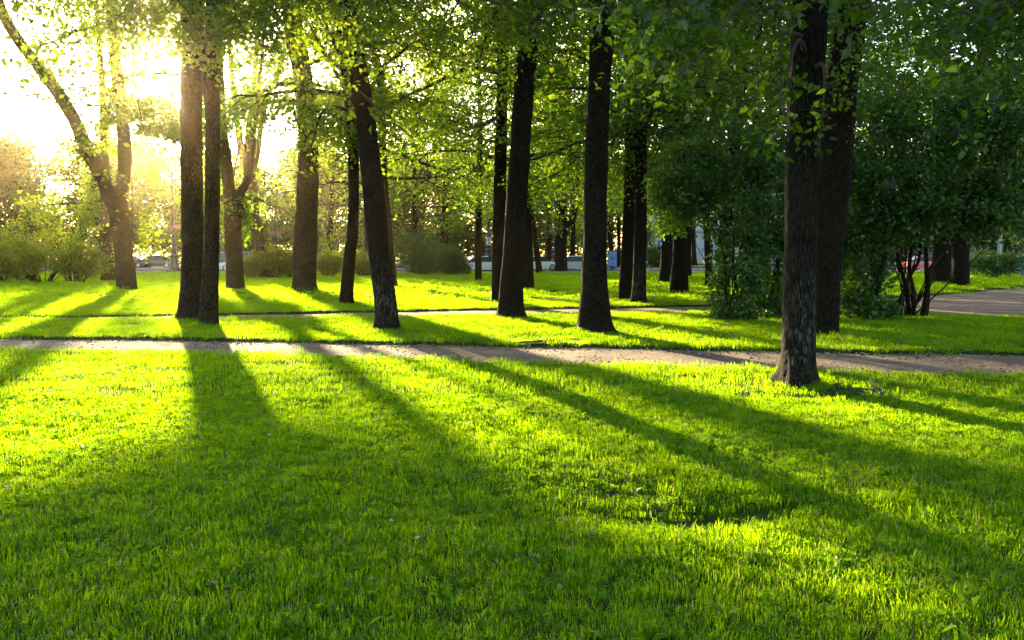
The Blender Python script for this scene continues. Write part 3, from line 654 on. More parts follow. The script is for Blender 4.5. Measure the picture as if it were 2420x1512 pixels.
tree(26, "broad dark trunk behind the tall lilac, left of the hollow footed one", [(2226, 669, 52), (2227, 620, 47), (2228, 540, 45), (2230, 400, 40), (2232, 250, 36)], ztop=15, crown=(6.0, 14.5, 5.2, 22, 11000), flare=0.15, leafsize=0.19, leaf='leaf_lilac')
tree(27, "trunk with a dark hollow at its foot, left of the clipped hedge", [(2269, 677, 42), (2270, 640, 38), (2272, 560, 37), (2285, 400, 34), (2305, 250, 30), (2325, 110, 27), (2340, -20, 24)], ztop=15, crown=(7.0, 14.5, 4.6, 18, 8000), flare=0.12, leafsize=0.18, leaf='leaf_lilac')
tree(28, "small dark trunk beside the grey pole at the right", [(2132, 637, 22), (2132, 600, 18), (2131, 550, 17), (2130, 480, 15)], ztop=16, crown=(5.5, 15.5, 5.5, 20, 9000), leafsize=0.28, leaf='leaf_bright')
tree(29, "dark stem with level boughs rising behind the clipped hedge", [(2344, 650, 20), (2345, 600, 18), (2346, 540, 16), (2349, 430, 14)], ztop=13, crown=(3.4, 12.5, 4.8, 22, 8000), leafsize=0.22, leaf='leaf_lilac', sprays=[(2400, 545, 60, 160, 0.8), (2410, 570, 60, 120, 0.6), (2300, 560, 60, 120, 0.7), (2390, 520, 60, 200, 0.9)])
tree(30, "tree standing past the right edge whose big leaved boughs hang into the upper right corner", [(2720, 860, 90), (2725, 700, 80), (2730, 500, 78), (2735, 200, 74), (2740, -100, 70)], ztop=12, crown=(5.5, 11.5, 3.4, 16, 7000), flare=0.2, leafsize=0.13, fine=True, leaf='leaf_shaded',
     sprays=[(2330, 60, 8.2, 380, 0.42), (2250, 110, 8.0, 260, 0.34), (2390, 130, 8.4, 260, 0.34), (2200, 40, 8.4, 340, 0.42), (2300, 160, 8.4, 160, 0.26), (2130, 30, 8.6, 300, 0.42), (2410, 40, 8.4, 320, 0.4), (2270, 30, 8.2, 340, 0.4), (2400, 380, 9.0, 60, 0.16)])
# --- canopy behind the photographer's side of the path that roofs the upper picture
for k, (px, Y, lab, lf) in enumerate([(2560, 34, "tree past the right edge beyond the gravel clearing", 'leaf_lilac'), (2480, 52, "tree at the right edge beyond the clipped hedge", 'leaf_lilac'),
                             (1400, 56, "mid distance tree hidden behind the deeply furrowed trunk", 'leaf'), (1130, 50, "mid distance tree behind the upright half hidden trunk, wide dark crown", 'leaf'), (1810, 44, "mid distance tree behind the lichened nearest trunk", 'leaf_lilac'),
                             (1990, 40, "mid distance tree behind the rightward leaning dark trunk", 'leaf_lilac'), (2060, 62, "far tree behind the left skirt of the tall lilac", 'leaf_lilac')]):
    b = G(px, 601 + 3226 / Y)
    tree(200 + k, lab, [(px, 601 + 3226 / Y, 0.42 * F / Y), (px, 560, 0.38 * F / Y), (px + 4, 300, 0.3 * F / Y)], ztop=15.5, crown=(4.6, 15, 5.4, 24, 11000), leafsize=0.2, leaf=lf, flare=0.15)

for k, (x, y, lab) in enumerate([(8.5, 2.5, "added unseen tree just right of the near lawn, its crown blocking sky light"), (13.5, 8.5, "added unseen tree outside the right edge by the near path, blocking sky light"), (4.5, -5.5, "added unseen tree behind the viewpoint, right of it, blocking sky light"), (-7.5, -7.0, "added unseen tree behind the viewpoint, left of it, blocking sky light")]):  # unseen trees added so that their crowns block sky light
    rr_ = np.random.default_rng(700 + k); b = np.array([x, y, 0.0]); t = thing('tree', lab, 'tree', b, 'trees in the park')
    _, cp, cr = trunk_mesh(np.array([(x, y, -.1), (x + .05, y, 2.5), (x, y + .1, 6), (x + .1, y, 12.5)]), np.array([.26, .21, .18, .05]), 16, t, b, M['bark'], 'trunk', rr_, 0.2)
    c = Crown(900 + k); az = 0
    for q in range(16):
        z = 5.5 + 6.5 * q / 16; i = min(int(np.searchsorted(cp[:, 2], z)), len(cp) - 1); az += 2.4; el = R(10 + 50 * q / 16)
        c.limb(cp[i], (math.cos(az) * math.cos(el), math.sin(az) * math.cos(el), math.sin(el)), 4.2, .07, 7, 420, 0.22, 0.4, 0.4)
    NLEAF += c.finish(b, t, M['leaf_shaded'], carve=False)

# --- trees across the street, hazy with distance
rf = random.Random(5)
FAR = [(-66, 112, 17.5, "tall hazy tree across the street above the shrub at the left edge"), (-58, 120, 18.5, "hazy tree across the street directly behind the forked trunk of the two limbed tree"), (-50.5, 113, 17.5, "hazy tree across the street between the two limbed tree and the lamp"),
       (-44, 122, 17.5, "hazy tree across the street hidden by the touching pair of trunks"), (-37, 112, 15, "low hazy tree across the street behind the V shaped forked trunk"), (-31, 124, 18, "pale hazy tree across the street just left of the broad lone trunk"),
       (-24.5, 114, 17, "hazy tree across the street just right of the broad lone trunk"), (-18, 125, 17, "hazy tree across the street behind the foot of the leftward leaning trunk"), (-12, 113, 16, "hazy tree across the street above the big dark round shrub"),
       (-5, 122, 18, "hazy tree across the street behind the thin bent stem and the sign"), (2, 115, 17, "hazy tree across the street behind the rightward leaning tall trunk"), (9, 124, 18, "hazy tree across the street behind the black low forking tree"),
       (15, 128, 16, "hazy tree across the street behind the blue advertising stand"), (46, 122, 17, "far tree across the street behind the rightward leaning dark trunk at the right"), (54, 126, 16, "far tree across the street left of the grey leaning pole"),
       (72, 122, 17, "far tree across the street above the walking person"), (82, 114, 16, "far tree across the street past the right edge"), (-74, 124, 19, "tallest hazy tree across the street at the very left edge"), (-83, 114, 19, "hazy tree across the street past the left edge")]
for k, (x, y, h, lab) in enumerate(FAR):
    px, py, _ = proj(np.array([[x, y, 0.0]])); px, py = float(px[0]), float(py[0])
    wd = 0.5 * F / y
    tree(400 + k, lab, [(px, py, wd), (px, py - 2.5 * F / y, wd * 0.85), (px + rf.uniform(-8, 8), py - 8 * F / y, wd * 0.6)], ztop=h - 2,
         crown=(2.0, h - 5.0, 5.2, 28, 14000 if x < -8 else 9000, 0.9), leafsize=0.52, carve=False, leaf='leaf_far', flare=0.2, mat='bark_far', group="trees across the street")
# the far wood that closes the view behind them
rw = np.random.default_rng(66); nw = 34000
xw = np.concatenate([rw.uniform(-150, 19, 25000), rw.uniform(86, 150, 6000), rw.uniform(50.5, 57, 3000)]); yw = rw.uniform(150, 172, nw)
zw = (10.0 + 2.5 * np.sin(xw * 0.55) + 1.6 * np.sin(xw * 1.3 + yw * 0.2)) * rw.random(nw) ** 0.8 + 0.1
v, f = leaf_arrays(np.stack([xw, yw, zw], -1), np.full(nw, 0.8), rw)
o = mesh('distant_woods', v, f, M['leaf_far']); o['kind'] = 'stuff'; o['label'] = 'distant low wood closing the view beyond the street'

# ---------------------------------------------------------------- shrubs
def shrub(seed, label, base, stems, blobs, leaf, size, name='shrub', group='shrubs in the park', stem_r=0.02, fine=False, flowers=None, carve=False, cr=0.26, auto=6):
    global NLEAF
    c = Crown(seed); rng = c.rng
    t = thing(name, label, 'shrub', base, group)
    for s in stems:
        pts = catmull(np.array(s[:-1], float), 12); c.tb.append((pts, np.linspace(s[-1], s[-1] * 0.35, 12), 7))
    nb = len(blobs)
    for b in blobs:
        ctr, r, n, cl = b
        ctr = np.array(ctr, float); r = np.array(r, float)
        for k in range(auto):
            tip = ctr + rng.normal(0, 0.45, 3) * r
            p0 = np.array(base) + rng.normal(0, 0.15, 3) * np.array([r[0], r[1], 0]); p0[2] = base[2]
            mid = (p0 + tip) / 2 + rng.normal(0, 0.12, 3) * r
            c.tb.append((catmull([p0, mid, tip], 8), np.linspace(stem_r, stem_r * 0.3, 8), 5))
        c.blob(ctr, r, n, size, cl, cr)
    NLEAF += c.finish(base, t, M[leaf], 'foliage', carve, fine, twigname='stems', woodmat=M['bark_far'])
    if flowers:
        f = Crown(seed + 50); p, n, s, mname = flowers
        for q in p: f.lp.append(np.array(q) + f.rng.normal(0, 0.09, (n, 3))); f.ls.append(np.full(n, s))
        f.finish(base, t, M[mname], 'flowers', False)
    return t

def Pz(px, py, Y): return P(px, py, Y)
# tall lilac at the right
b = G(2150, 752); Yl = b[1]
st = []
for pts in ([(2106, 742), (2135, 690), (2150, 650), (2172, 610), (2180, 500)], [(2152, 757), (2160, 700), (2148, 640), (2160, 560), (2200, 440)], [(2178, 757), (2190, 690), (2196, 640), (2225, 600), (2290, 520)],
            [(2060, 690), (2080, 650), (2090, 600), (2080, 500), (2060, 400)], [(2184, 752), (2192, 690), (2190, 560), (2240, 420), (2300, 300)], [(2148, 755), (2140, 680), (2120, 600), (2110, 480), (2100, 380)]):
    st.append([Pz(x, y, Yl + random.Random(x).uniform(-0.5, 0.5)) for x, y in pts] + [0.075]); st[-1][0][2] = -0.05
bl = [(Pz(2120, 420, Yl), (1.3, 1.2, 1.3), 4000, 34), (Pz(2260, 400, Yl + .3), (1.5, 1.4, 1.5), 4600, 36), (Pz(2380, 380, Yl + .2), (1.3, 1.3, 1.5), 4300, 36), (Pz(2200, 270, Yl + .4), (1.4, 1.2, 1.1), 4000, 32), (Pz(2330, 260, Yl + .5), (1.4, 1.2, 1.2), 4000, 32),
      (Pz(2060, 330, Yl + .8), (1.0, 1.0, 1.2), 2700, 28), (Pz(2250, 500, Yl - .3), (1.6, 1.1, 0.7), 3600, 40), (Pz(2380, 480, Yl - .2), (1.2, 1.1, 0.75), 3000, 34), (Pz(2100, 520, Yl), (1.1, 1.0, 0.75), 2600, 30), (Pz(2440, 300, Yl), (1.1, 1.1, 1.5), 2700, 28)]
shrub(501, "tall dark lilac with crooked bare stems and a wide leafy head at the right", b, st, bl, 'leaf_lilac', 0.125, 'lilac_bush', auto=1, stem_r=0.022,
      flowers=([Pz(2340, 235, Yl - 1.1), Pz(2350, 250, Yl - 1.1), Pz(2375, 385, Yl - 1.2), Pz(2106, 440, Yl - 1.2), Pz(2270, 310, Yl - 1)], 50, 0.03, 'lilac_petal'))
# skirted lilac just right of the leaning trunk
b = G(2035, 752)
shrub(502, "leafy lilac skirt reaching the ground beside the rightward leaning dark trunk", b, [], [(Pz(2020, 640, b[1]), (0.75, 0.8, 1.2), 3400, 40), (Pz(2040, 500, b[1] + .2), (0.9, 0.9, 1.2), 3400, 40), (Pz(2060, 720, b[1]), (0.6, 0.6, 0.5), 900, 22)], 'leaf_lilac', 0.13, 'lilac_bush', auto=1)
# bushes left of the nearest trunk
b = G(1735, 757); Yb = b[1]
st = [[Pz(x, y, Yb) for x, y in pts] + [0.035] for pts in ([(1735, 757), (1742, 690), (1730, 600), (1745, 480)], [(1750, 757), (1752, 680), (1768, 560), (1800, 440)], [(1728, 757), (1715, 700), (1712, 620), (1690, 520)])]
shrub(503, "upright leafy bush at the edge of the grass, its shoots reaching the ground", b, st, [(Pz(1735, 690, Yb), (0.6, 0.6, 0.75), 1700, 34), (Pz(1760, 600, Yb), (0.75, 0.7, 0.9), 2200, 34), (Pz(1740, 480, Yb + .5), (1.2, 1.0, 1.0), 3200, 34), (Pz(1640, 420, Yb + .8), (1.1, 1.0, 0.95), 3600, 40), (Pz(1760, 370, Yb + .8), (1.2, 1.0, 0.95), 2900, 32), (Pz(1600, 480, Yb + 1), (0.8, 0.8, 0.7), 1800, 26), (Pz(1740, 742, Yb), (0.8, 0.5, 0.28), 900, 30)],
      'leaf_lilac', 0.12, 'leafy_bush', auto=1)
b = G(1815, 748); Yb = b[1]
st = [[Pz(x, y, Yb) for x, y in pts] + [0.06] for pts in ([(1805, 748), (1822, 700), (1832, 640), (1845, 560)], [(1822, 745), (1838, 690), (1836, 600), (1820, 500)])]
shrub(504, "dark bush with a thick slanting stem close to the left of the nearest trunk", b, st, [(Pz(1825, 620, Yb), (0.6, 0.7, 1.0), 2400, 34), (Pz(1830, 490, Yb + .3), (0.8, 0.8, 1.1), 3000, 36), (Pz(1810, 720, Yb), (0.45, 0.5, 0.4), 700, 18), (Pz(1835, 735, Yb), (0.6, 0.5, 0.22), 500, 18)], 'leaf_lilac', 0.13, 'leafy_bush', auto=1)
# shrubs of many upright leafy shoots
def shoots(seed, label, base, n, hgt_, wid_, per, leaf, size, name, spread=0.17, t0=0.2):
    global NLEAF
    c = Crown(seed); rng = c.rng; base = np.array(base, float)
    t = thing(name, label, 'shrub', base, 'shrubs in the park')
    for k in range(n):
        a = rng.uniform(0, 6.28); q = math.sqrt(rng.random())
        p0 = base + np.array([math.cos(a), math.sin(a) * 0.7, 0]) * 0.28 * wid_ * q
        L = hgt_ * (1.12 - 0.42 * q) * rng.uniform(0.72, 1.12)
        d = np.array([math.cos(a) * q * 0.75 * wid_ / hgt_ * 1.5, math.sin(a) * q * 0.6 * wid_ / hgt_ * 1.5, 1.0]) + rng.normal(0, 0.08, 3)
        m = c.branch(p0, d, L, 0.018 + 0.008 * hgt_ / 3, 0.25, 9, 5)
        c.scatter(m, per, size, spread, t0)
        for _ in range(4):
            i = int(rng.integers(2, 7)); b_ = c.branch(m[i], (m[i + 1] - m[i]) / np.linalg.norm(m[i + 1] - m[i]) + rng.normal(0, 0.5, 3), L * rng.uniform(0.2, 0.38), 0.008, 0.1, 6, 4)
            c.scatter(b_, per // 5, size, spread * 0.6, 0.1)
    NLEAF += c.finish(base, t, M[leaf], 'foliage', False, twigname='stems', woodmat=M['bark_far'], droop=-0.1)
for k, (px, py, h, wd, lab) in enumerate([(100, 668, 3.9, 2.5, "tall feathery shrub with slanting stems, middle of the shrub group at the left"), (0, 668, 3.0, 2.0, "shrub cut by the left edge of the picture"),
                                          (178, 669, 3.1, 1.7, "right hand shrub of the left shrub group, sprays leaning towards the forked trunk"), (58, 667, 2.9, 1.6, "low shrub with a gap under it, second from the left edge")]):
    shoots(510 + k, lab, G(px, py), 30, h, wd, 130, 'leaf_sunlit', 0.13, 'feathery_shrub', 0.15)
# yellow green bushes along the street
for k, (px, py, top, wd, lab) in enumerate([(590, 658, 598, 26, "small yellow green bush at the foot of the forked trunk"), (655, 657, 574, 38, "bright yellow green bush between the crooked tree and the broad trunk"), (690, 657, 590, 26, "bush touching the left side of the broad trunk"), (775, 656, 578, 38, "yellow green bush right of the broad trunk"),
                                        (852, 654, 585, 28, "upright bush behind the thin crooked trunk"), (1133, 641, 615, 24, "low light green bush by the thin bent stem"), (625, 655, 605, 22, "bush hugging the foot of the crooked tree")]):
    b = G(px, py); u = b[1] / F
    shoots(520 + k, lab, b, 26, (py - top) * u, wd * u, 120, 'leaf_sunlit', 0.15, 'bush', 0.15, 0.1)
for k, (px, py, top, wd, lab) in enumerate([(985, 649, 552, 58, "big dark round shrub on the far lawn"), (1062, 651, 590, 40, "lower right lobe bush beside the big dark round shrub"), (1096, 650, 620, 16, "thin leggy bush in front of the passing white car")]):
    b = G(px, py); Yb = b[1]; u = Yb / F; h = (py - top) * u; r = wd * u
    shrub(530 + k, lab, b, [], [((b[0], Yb, h * 0.55), (r, r * 0.8, h * 0.5), 6500 if wd > 30 else 900, 60), ((b[0] + r * 0.3, Yb - .3, h * 0.3), (r * 0.7, r * 0.6, h * 0.3), 2000 if wd > 30 else 300, 26)], 'leaf_lilac', 0.17, 'round_shrub')
b = G(2345, 659); u = b[1] / F
shrub(540, "clipped boxy hedge bush with leggy base behind the gravel clearing", b, [], [((b[0] + dx, b[1] + dy, 1.05), (0.55, 0.7, 0.72), 1700, 26) for dx, dy in ((-1.15, 0), (-0.45, 0.1), (0.25, -0.1), (0.95, 0.05), (1.35, 0.2))] , 'leaf_lilac', 0.12, 'hedge', cr=0.35)
for k, (px, py, top, wd, lab) in enumerate([(1548, 631, 580, 28, "young light green bush in front of the pale building"), (1568, 630, 600, 18, "low bluish bush in front of the pale building"), (2080, 643, 580, 36, "green bush left of the grey pole"), (545, 640, 575, 40, "grey green rounded bush across the street"), (1310, 630, 600, 24, "round grey bush by the far kerb")]):
    b = G(px, py); Yb = b[1]; u = Yb / F; h = (py - top) * u; r = wd * u
    shrub(550 + k, lab, b, [], [((b[0], Yb, h * 0.55), (r, r * 0.8, h * 0.5), 2200, 40)], 'leaf_far', 0.26, 'bush')

# ---------------------------------------------------------------- street lamps
def lamp_post(px, Y, label, basket=True):
    b = P(px, 601, Y); b[2] = 0.0
    t = thing('street_lamp', label, 'street lamp', b, 'ornate lamps along the street')
    MB().box((0, 0, 0.14), (0.95, 0.95, 0.36)).build('plinth', M['iron'], t)
    MB().lathe([(0.44, 0.32), (0.44, 0.42), (0.38, 0.5), (0.33, 0.8), (0.315, 1.2), (0.33, 1.38), (0.42, 1.45), (0.42, 1.52), (0.26, 1.6), (0.17, 1.72), (0.25, 1.84), (0.34, 1.95), (0.34, 2.06), (0.22, 2.16), (0.18, 2.3)], n=20).build('pedestal', M['iron'], t, True)
    MB().lathe([(0.18, 2.3), (0.165, 2.75), (0.21, 2.8), (0.21, 2.88), (0.15, 2.95), (0.15, 3.1), (0.19, 3.15), (0.19, 3.2), (0.14, 3.3), (0.125, 5.6), (0.16, 5.65), (0.16, 5.75), (0.12, 5.8), (0.11, 7.3), (0.2, 7.4), (0.2, 7.5), (0.1, 7.6), (0.085, 9.0), (0.12, 9.05), (0.12, 9.15), (0.05, 9.3)], n=14).build('shaft', M['iron'], t, True)
    MB().lathe([(0.01, 9.2), (0.08, 9.35), (0.1, 9.45), (0.06, 9.6), (0.01, 9.85)], n=10).build('finial', M['iron'], t, True)
    for sx in (-1, 1):
        MB().tube(catmull([(0.08 * sx, 0, 8.4), (0.35 * sx, 0, 8.9), (0.62 * sx, 0, 8.95), (0.68 * sx, 0, 8.65)], 12), np.full(12, 0.035), 7).build('arm', M['iron'], t, True)
        g = MB().lathe([(0.02, 8.07), (0.16, 8.1), (0.25, 8.2), (0.29, 8.33), (0.26, 8.47), (0.17, 8.58), (0.1, 8.61)], (0.68 * sx, 0, 0), 16).build('globe', M['globe'], t, True)
        MB().lathe([(0.13, 8.6), (0.13, 8.66), (0.05, 8.72)], (0.68 * sx, 0, 0), 10).build('cap', M['iron'], g)
    if not basket: return t
    r = np.random.default_rng(int(px)); a = r.uniform(0, 6.28, 240); rr = r.uniform(0.2, 0.68, 240)
    q = np.stack([rr * np.cos(a), rr * np.sin(a), 3.95 + r.normal(0, 0.13, 240)], -1)
    v, f = leaf_arrays(q, np.full(240, 0.16), r); bk = mesh('flower_basket', v, f, M['leaf_lilac'], t); bk['kind'] = 'stuff'
    a = r.uniform(0, 6.28, 260); rr = r.uniform(0.3, 0.74, 260)
    q = np.stack([rr * np.cos(a), rr * np.sin(a), 4.0 + r.normal(0, 0.15, 260)], -1)
    v, f = leaf_arrays(q, np.full(260, 0.12), r, up=0.2); fl = mesh('flowers', v, f, M['pink_petal'], bk); fl['kind'] = 'stuff'
    return t
lamp_post(411, 74, "ornate dark street lamp with a pink flower basket, left of the touching pair of trunks")
lamp_post(652, 96, "distant street lamp with two hanging globes in the haze, above the yellow green bush")
lamp_post(234, 92, "street lamp partly hidden between the left shrub group and the forked trunk")
lamp_post(1155, 88, "street lamp carrying the round blue and red sign", False)
lamp_post(1311, 90, "street lamp hidden up to its flower basket by the black low forking tree")

# round no stopping sign with plate on the lamp
M['sign_blue'] = simple("sign_blue", (0.03, 0.12, 0.55), 0.4); M['sign_red'] = simple("sign_red", (0.6, 0.03, 0.04), 0.4)
M['sign_white'] = simple("sign_white", (0.75, 0.76, 0.78), 0.45); M['black'] = simple("black_print", (0.012, 0.012, 0.014), 0.5)
def disc(mb, r0, r1, y, z, n=32, th=0.0):
    v = []; f = []
    for i in range(n):
        a = 2 * math.pi * i / n
        v += [(r0 * math.cos(a), y, z + r0 * math.sin(a)), (r1 * math.cos(a), y, z + r1 * math.sin(a))]
    for i in range(n):
        k = (i + 1) % n; f.append([2 * i, 2 * i + 1, 2 * k + 1, 2 * k])
    return mb.add(v, f)
sb = P(1155, 601, 87.7); sb[2] = 0
t = thing('traffic_sign', "round blue sign with red rim and cross, white arrow plate below", 'traffic sign', sb)
zs = P(1155, 553.5, 87.7)[2]
rp = MB(); v = []
rp.lathe([(0.30, -0.02), (0.30, 0.0)], n=32); o = rp.build('sign_disc', M['sign_blue'], t); o.rotation_euler = (math.pi / 2, 0, 0); o.location = (0, -0.02, zs)
disc(MB(), 0.252, 0.30, -0.045, zs).build('rim', M['sign_red'], t)
for a in (45, -45):
    m = MB().box((0, 0, 0), (0.52, 0.006, 0.042)); o = m.build('cross_bar', M['sign_red'], t); o.rotation_euler = (0, R(a), 0); o.location = (0, -0.047 - (0.004 if a > 0 else 0), zs)
zp = P(1155, 567, 87.7)[2]; hp = 0.95
pl = MB().box((0, -0.02, zs - 0.36 - hp / 2 + 0.12), (0.46, 0.02, 0.78)).build('plate', M['sign_white'], t)
zc = zs - 0.36 - hp / 2 + 0.12
m = MB().box((0, -0.034, zc), (0.06, 0.004, 0.36))
for s in (1, -1): m.add([(-0.11, -0.036, zc + s * 0.16), (0.11, -0.036, zc + s * 0.16), (0, -0.036, zc + s * 0.32)], [[0, 1, 2]])
m.build('arrow', M['black'], pl)

# blue road sign on a post
sb = P(1562, 601, 112); sb[2] = 0
t = thing('road_sign', "square blue road sign on a thin post in front of the pale building", 'road sign', sb)
MB().tube([(0, 0, 0), (0, 0, 3.6)], [0.04, 0.04], 8).build('post', M['iron'], t)
f = MB().box((0, -0.06, 2.9), (1.0, 0.03, 1.1)).build('panel', M['sign_blue'], t)
MB().add([(-0.3, -0.08, 2.6), (0.3, -0.08, 2.6), (0, -0.08, 3.25)], [[0, 1, 2]]).build('emblem', M['sign_white'], f)
# blue advertising stand
sb = P(1447, 601, 89); sb[2] = 0
t = thing('advertising_stand', "blue lit poster stand in a dark frame by the kerb, between leaning trunks", 'advertising stand', sb)
MB().box((0, 0, 0.14), (0.5, 0.3, 0.5)).build('foot', M['iron'], t)
MB().box((0, 0, 1.1), (0.95, 0.22, 1.75)).build('case', M['iron'], t)
MB().box((0, -0.125, 1.1), (0.82, 0.02, 1.6)).build('poster', simple("poster_blue", (0.10, 0.25, 0.62), 0.3, 0, 1.2, 0.6), t)
# grey pole
pb = G(2110, 640)
t = thing('utility_pole', "smooth grey pole leaning slightly rightwards beyond the lilac", 'pole', pb)
MB().tube([(0, 0, -0.1), (0.12, 0, 4), (0.3, 0, 9.5)], [0.17, 0.15, 0.11], 14).build('shaft', simple("grey_paint", (0.32, 0.34, 0.38), 0.5), t, True)
MB().lathe([(0.22, 0), (0.22, 0.25), (0.18, 0.32)], n=14).build('collar', M['iron'], t)
pb = P(2361, 601, 84); pb[2] = 0
t = thing('utility_pole', "grey pole behind the clipped hedge", 'pole', pb)
MB().tube([(0, 0, -0.1), (0, 0, 9.5)], [0.22, 0.15], 14).build('shaft', bpy.data.materials["grey_paint"], t, True)
MB().lathe([(0.28, 0), (0.28, 0.3), (0.22, 0.36)], n=14).build('collar', M['iron'], t)

# ---------------------------------------------------------------- cars
M['glass'] = simple("car_glass", (0.02, 0.025, 0.03), 0.05); M['tyre'] = simple("tyre", (0.015, 0.015, 0.016), 0.8)
M['rim'] = simple("wheel_rim", (0.5, 0.5, 0.52), 0.3, 0.8); M['tail'] = simple("tail_light", (0.6, 0.015, 0.02), 0.2); M['head'] = simple("head_light", (0.8, 0.8, 0.82), 0.1)
def loft(mb, sections):
    """sections: (x, half width, z list low..high, half width factors)"""
    n = len(sections[0][1]); v = []; f = []
    for x, prof in sections:
        for yy, z in prof: v.append((x, yy, z))
    for i in range(len(sections) - 1):
        for j in range(n):
            k = (j + 1) % n; f.append([i * n + j, i * n + k, (i + 1) * n + k, (i + 1) * n + j])
    f.append(list(range(n))); f.append([(len(sections) - 1) * n + j for j in range(n)][::-1])
    return mb.add(v, f)
def car(px, Y, rz, col, label, kind='saloon'):
    b = P(px, 601, Y); b[2] = 0.006
    t = thing('car', label, 'car', b, 'cars on the street', rz)
    paint = simple("car_paint", col, 0.25); paint.node_tree.nodes["Principled BSDF"].inputs["Coat Weight"].default_value = 0.5
    def sec(x, w, z0, z1, wt=0.94): return (x, [(-w, z0), (-w * 1.0, (z0 + z1) / 2), (-w * wt, z1 - 0.03), (-w * wt * 0.9, z1), (w * wt * 0.9, z1), (w * wt, z1 - 0.03), (w, (z0 + z1) / 2), (w, z0)])
    loft(MB(), [sec(-2.2, 0.7, 0.42, 0.72), sec(-2.1, 0.84, 0.25, 0.82), sec(-1.5, 0.88, 0.2, 0.90), sec(0, 0.89, 0.2, 0.93), sec(1.0, 0.88, 0.2, 0.92), sec(1.7, 0.86, 0.2, 0.84), sec(2.15, 0.8, 0.25, 0.72), sec(2.28, 0.66, 0.4, 0.6)]).build('body', paint, t)
    def cs(x, w0, w1, z1): return (x, [(-w0, 0.9), (-w1, z1), (w1, z1), (w0, 0.9)])
    if kind == 'van': gl = [cs(-2.0, .8, .7, 1.6), cs(-1.9, .84, .74, 1.78), cs(0.9, .84, .72, 1.78), cs(1.5, .82, .7, 0.92)]
    else: gl = [cs(-1.75, .8, .74, .92), cs(-1.05, .82, .62, 1.38), cs(-0.1, .83, .62, 1.44), cs(0.45, .83, .62, 1.38), cs(1.25, .8, .74, .92)]
    loft(MB(), gl).build('cabin_glass', M['glass'], t)
    x0, x1, zr = (-1.85, 0.85, 1.785) if kind == 'van' else (-1.0, 0.4, 1.43)
    loft(MB(), [(x, [(-w, zr - .05), (-w * .8, zr + .02), (w * .8, zr + .02), (w, zr - .05)]) for x, w in ((x0, .66), ((x0 + x1) / 2, .68), (x1, .66))]).build('roof', paint, t)
    for sx in (-1.35, 1.38):
        for sy in (-0.78, 0.78):
            wm = MB().lathe([(0.2, -0.1), (0.31, -0.1), (0.33, -0.06), (0.33, 0.06), (0.31, 0.1), (0.2, 0.1)], n=18).build('wheel', M['tyre'], t); wm.location = (sx, sy, 0.33); wm.rotation_euler = (math.pi / 2, 0, 0)
            MB().lathe([(0.06, -0.108), (0.2, -0.1), (0.2, 0.1), (0.06, 0.108)], n=14).build('rim', M['rim'], wm)
    for sy in (-0.6, 0.6):
        MB().box((-2.14, sy, 0.72), (0.14, 0.3, 0.13)).build('tail_light', M['tail'], t)
        MB().box((2.18, sy, 0.6), (0.16, 0.3, 0.12)).build('head_light', M['head'], t)
    return t
white, silver, dark = (0.75, 0.76, 0.78), (0.48, 0.5, 0.53), (0.02, 0.022, 0.026)
car(572, 80, R(8), white, "white car behind the forked trunk, its curved bonnet showing on both sides", 'van')
car(1137, 79, R(28), white, "white car with red tail lights passing the round dark shrub")
car(1366, 84, R(5), silver, "silver car just left of the deeply furrowed trunk")
car(1271, 84, R(0), white, "white car seen in the gap beside the blotched trunk")
car(1010, 88, R(180), silver, "silver car half hidden behind the leftward leaning trunk")
car(1700, 118, R(170), white, "far white car seen past the slender trunk, left of the pair")
car(1722, 112, R(180), silver, "far silver car seen past the slender trunk, right of the pair")
car(2402, 84, R(15), white, "white car with red lights behind the walking person", 'saloon')
car(2385, 88, R(180), (0.05, 0.12, 0.32), "blue car beyond the clipped hedge")
car(2188, 88, R(0), (0.62, 0.06, 0.05), "red car glimpsed between the lilac stems")
car(305, 99, R(0), dark, "dark car parked across the street behind the big forked tree")
car(372, 100, R(0), (0.05, 0.05, 0.055), "dark car parked across the street left of the lamp")

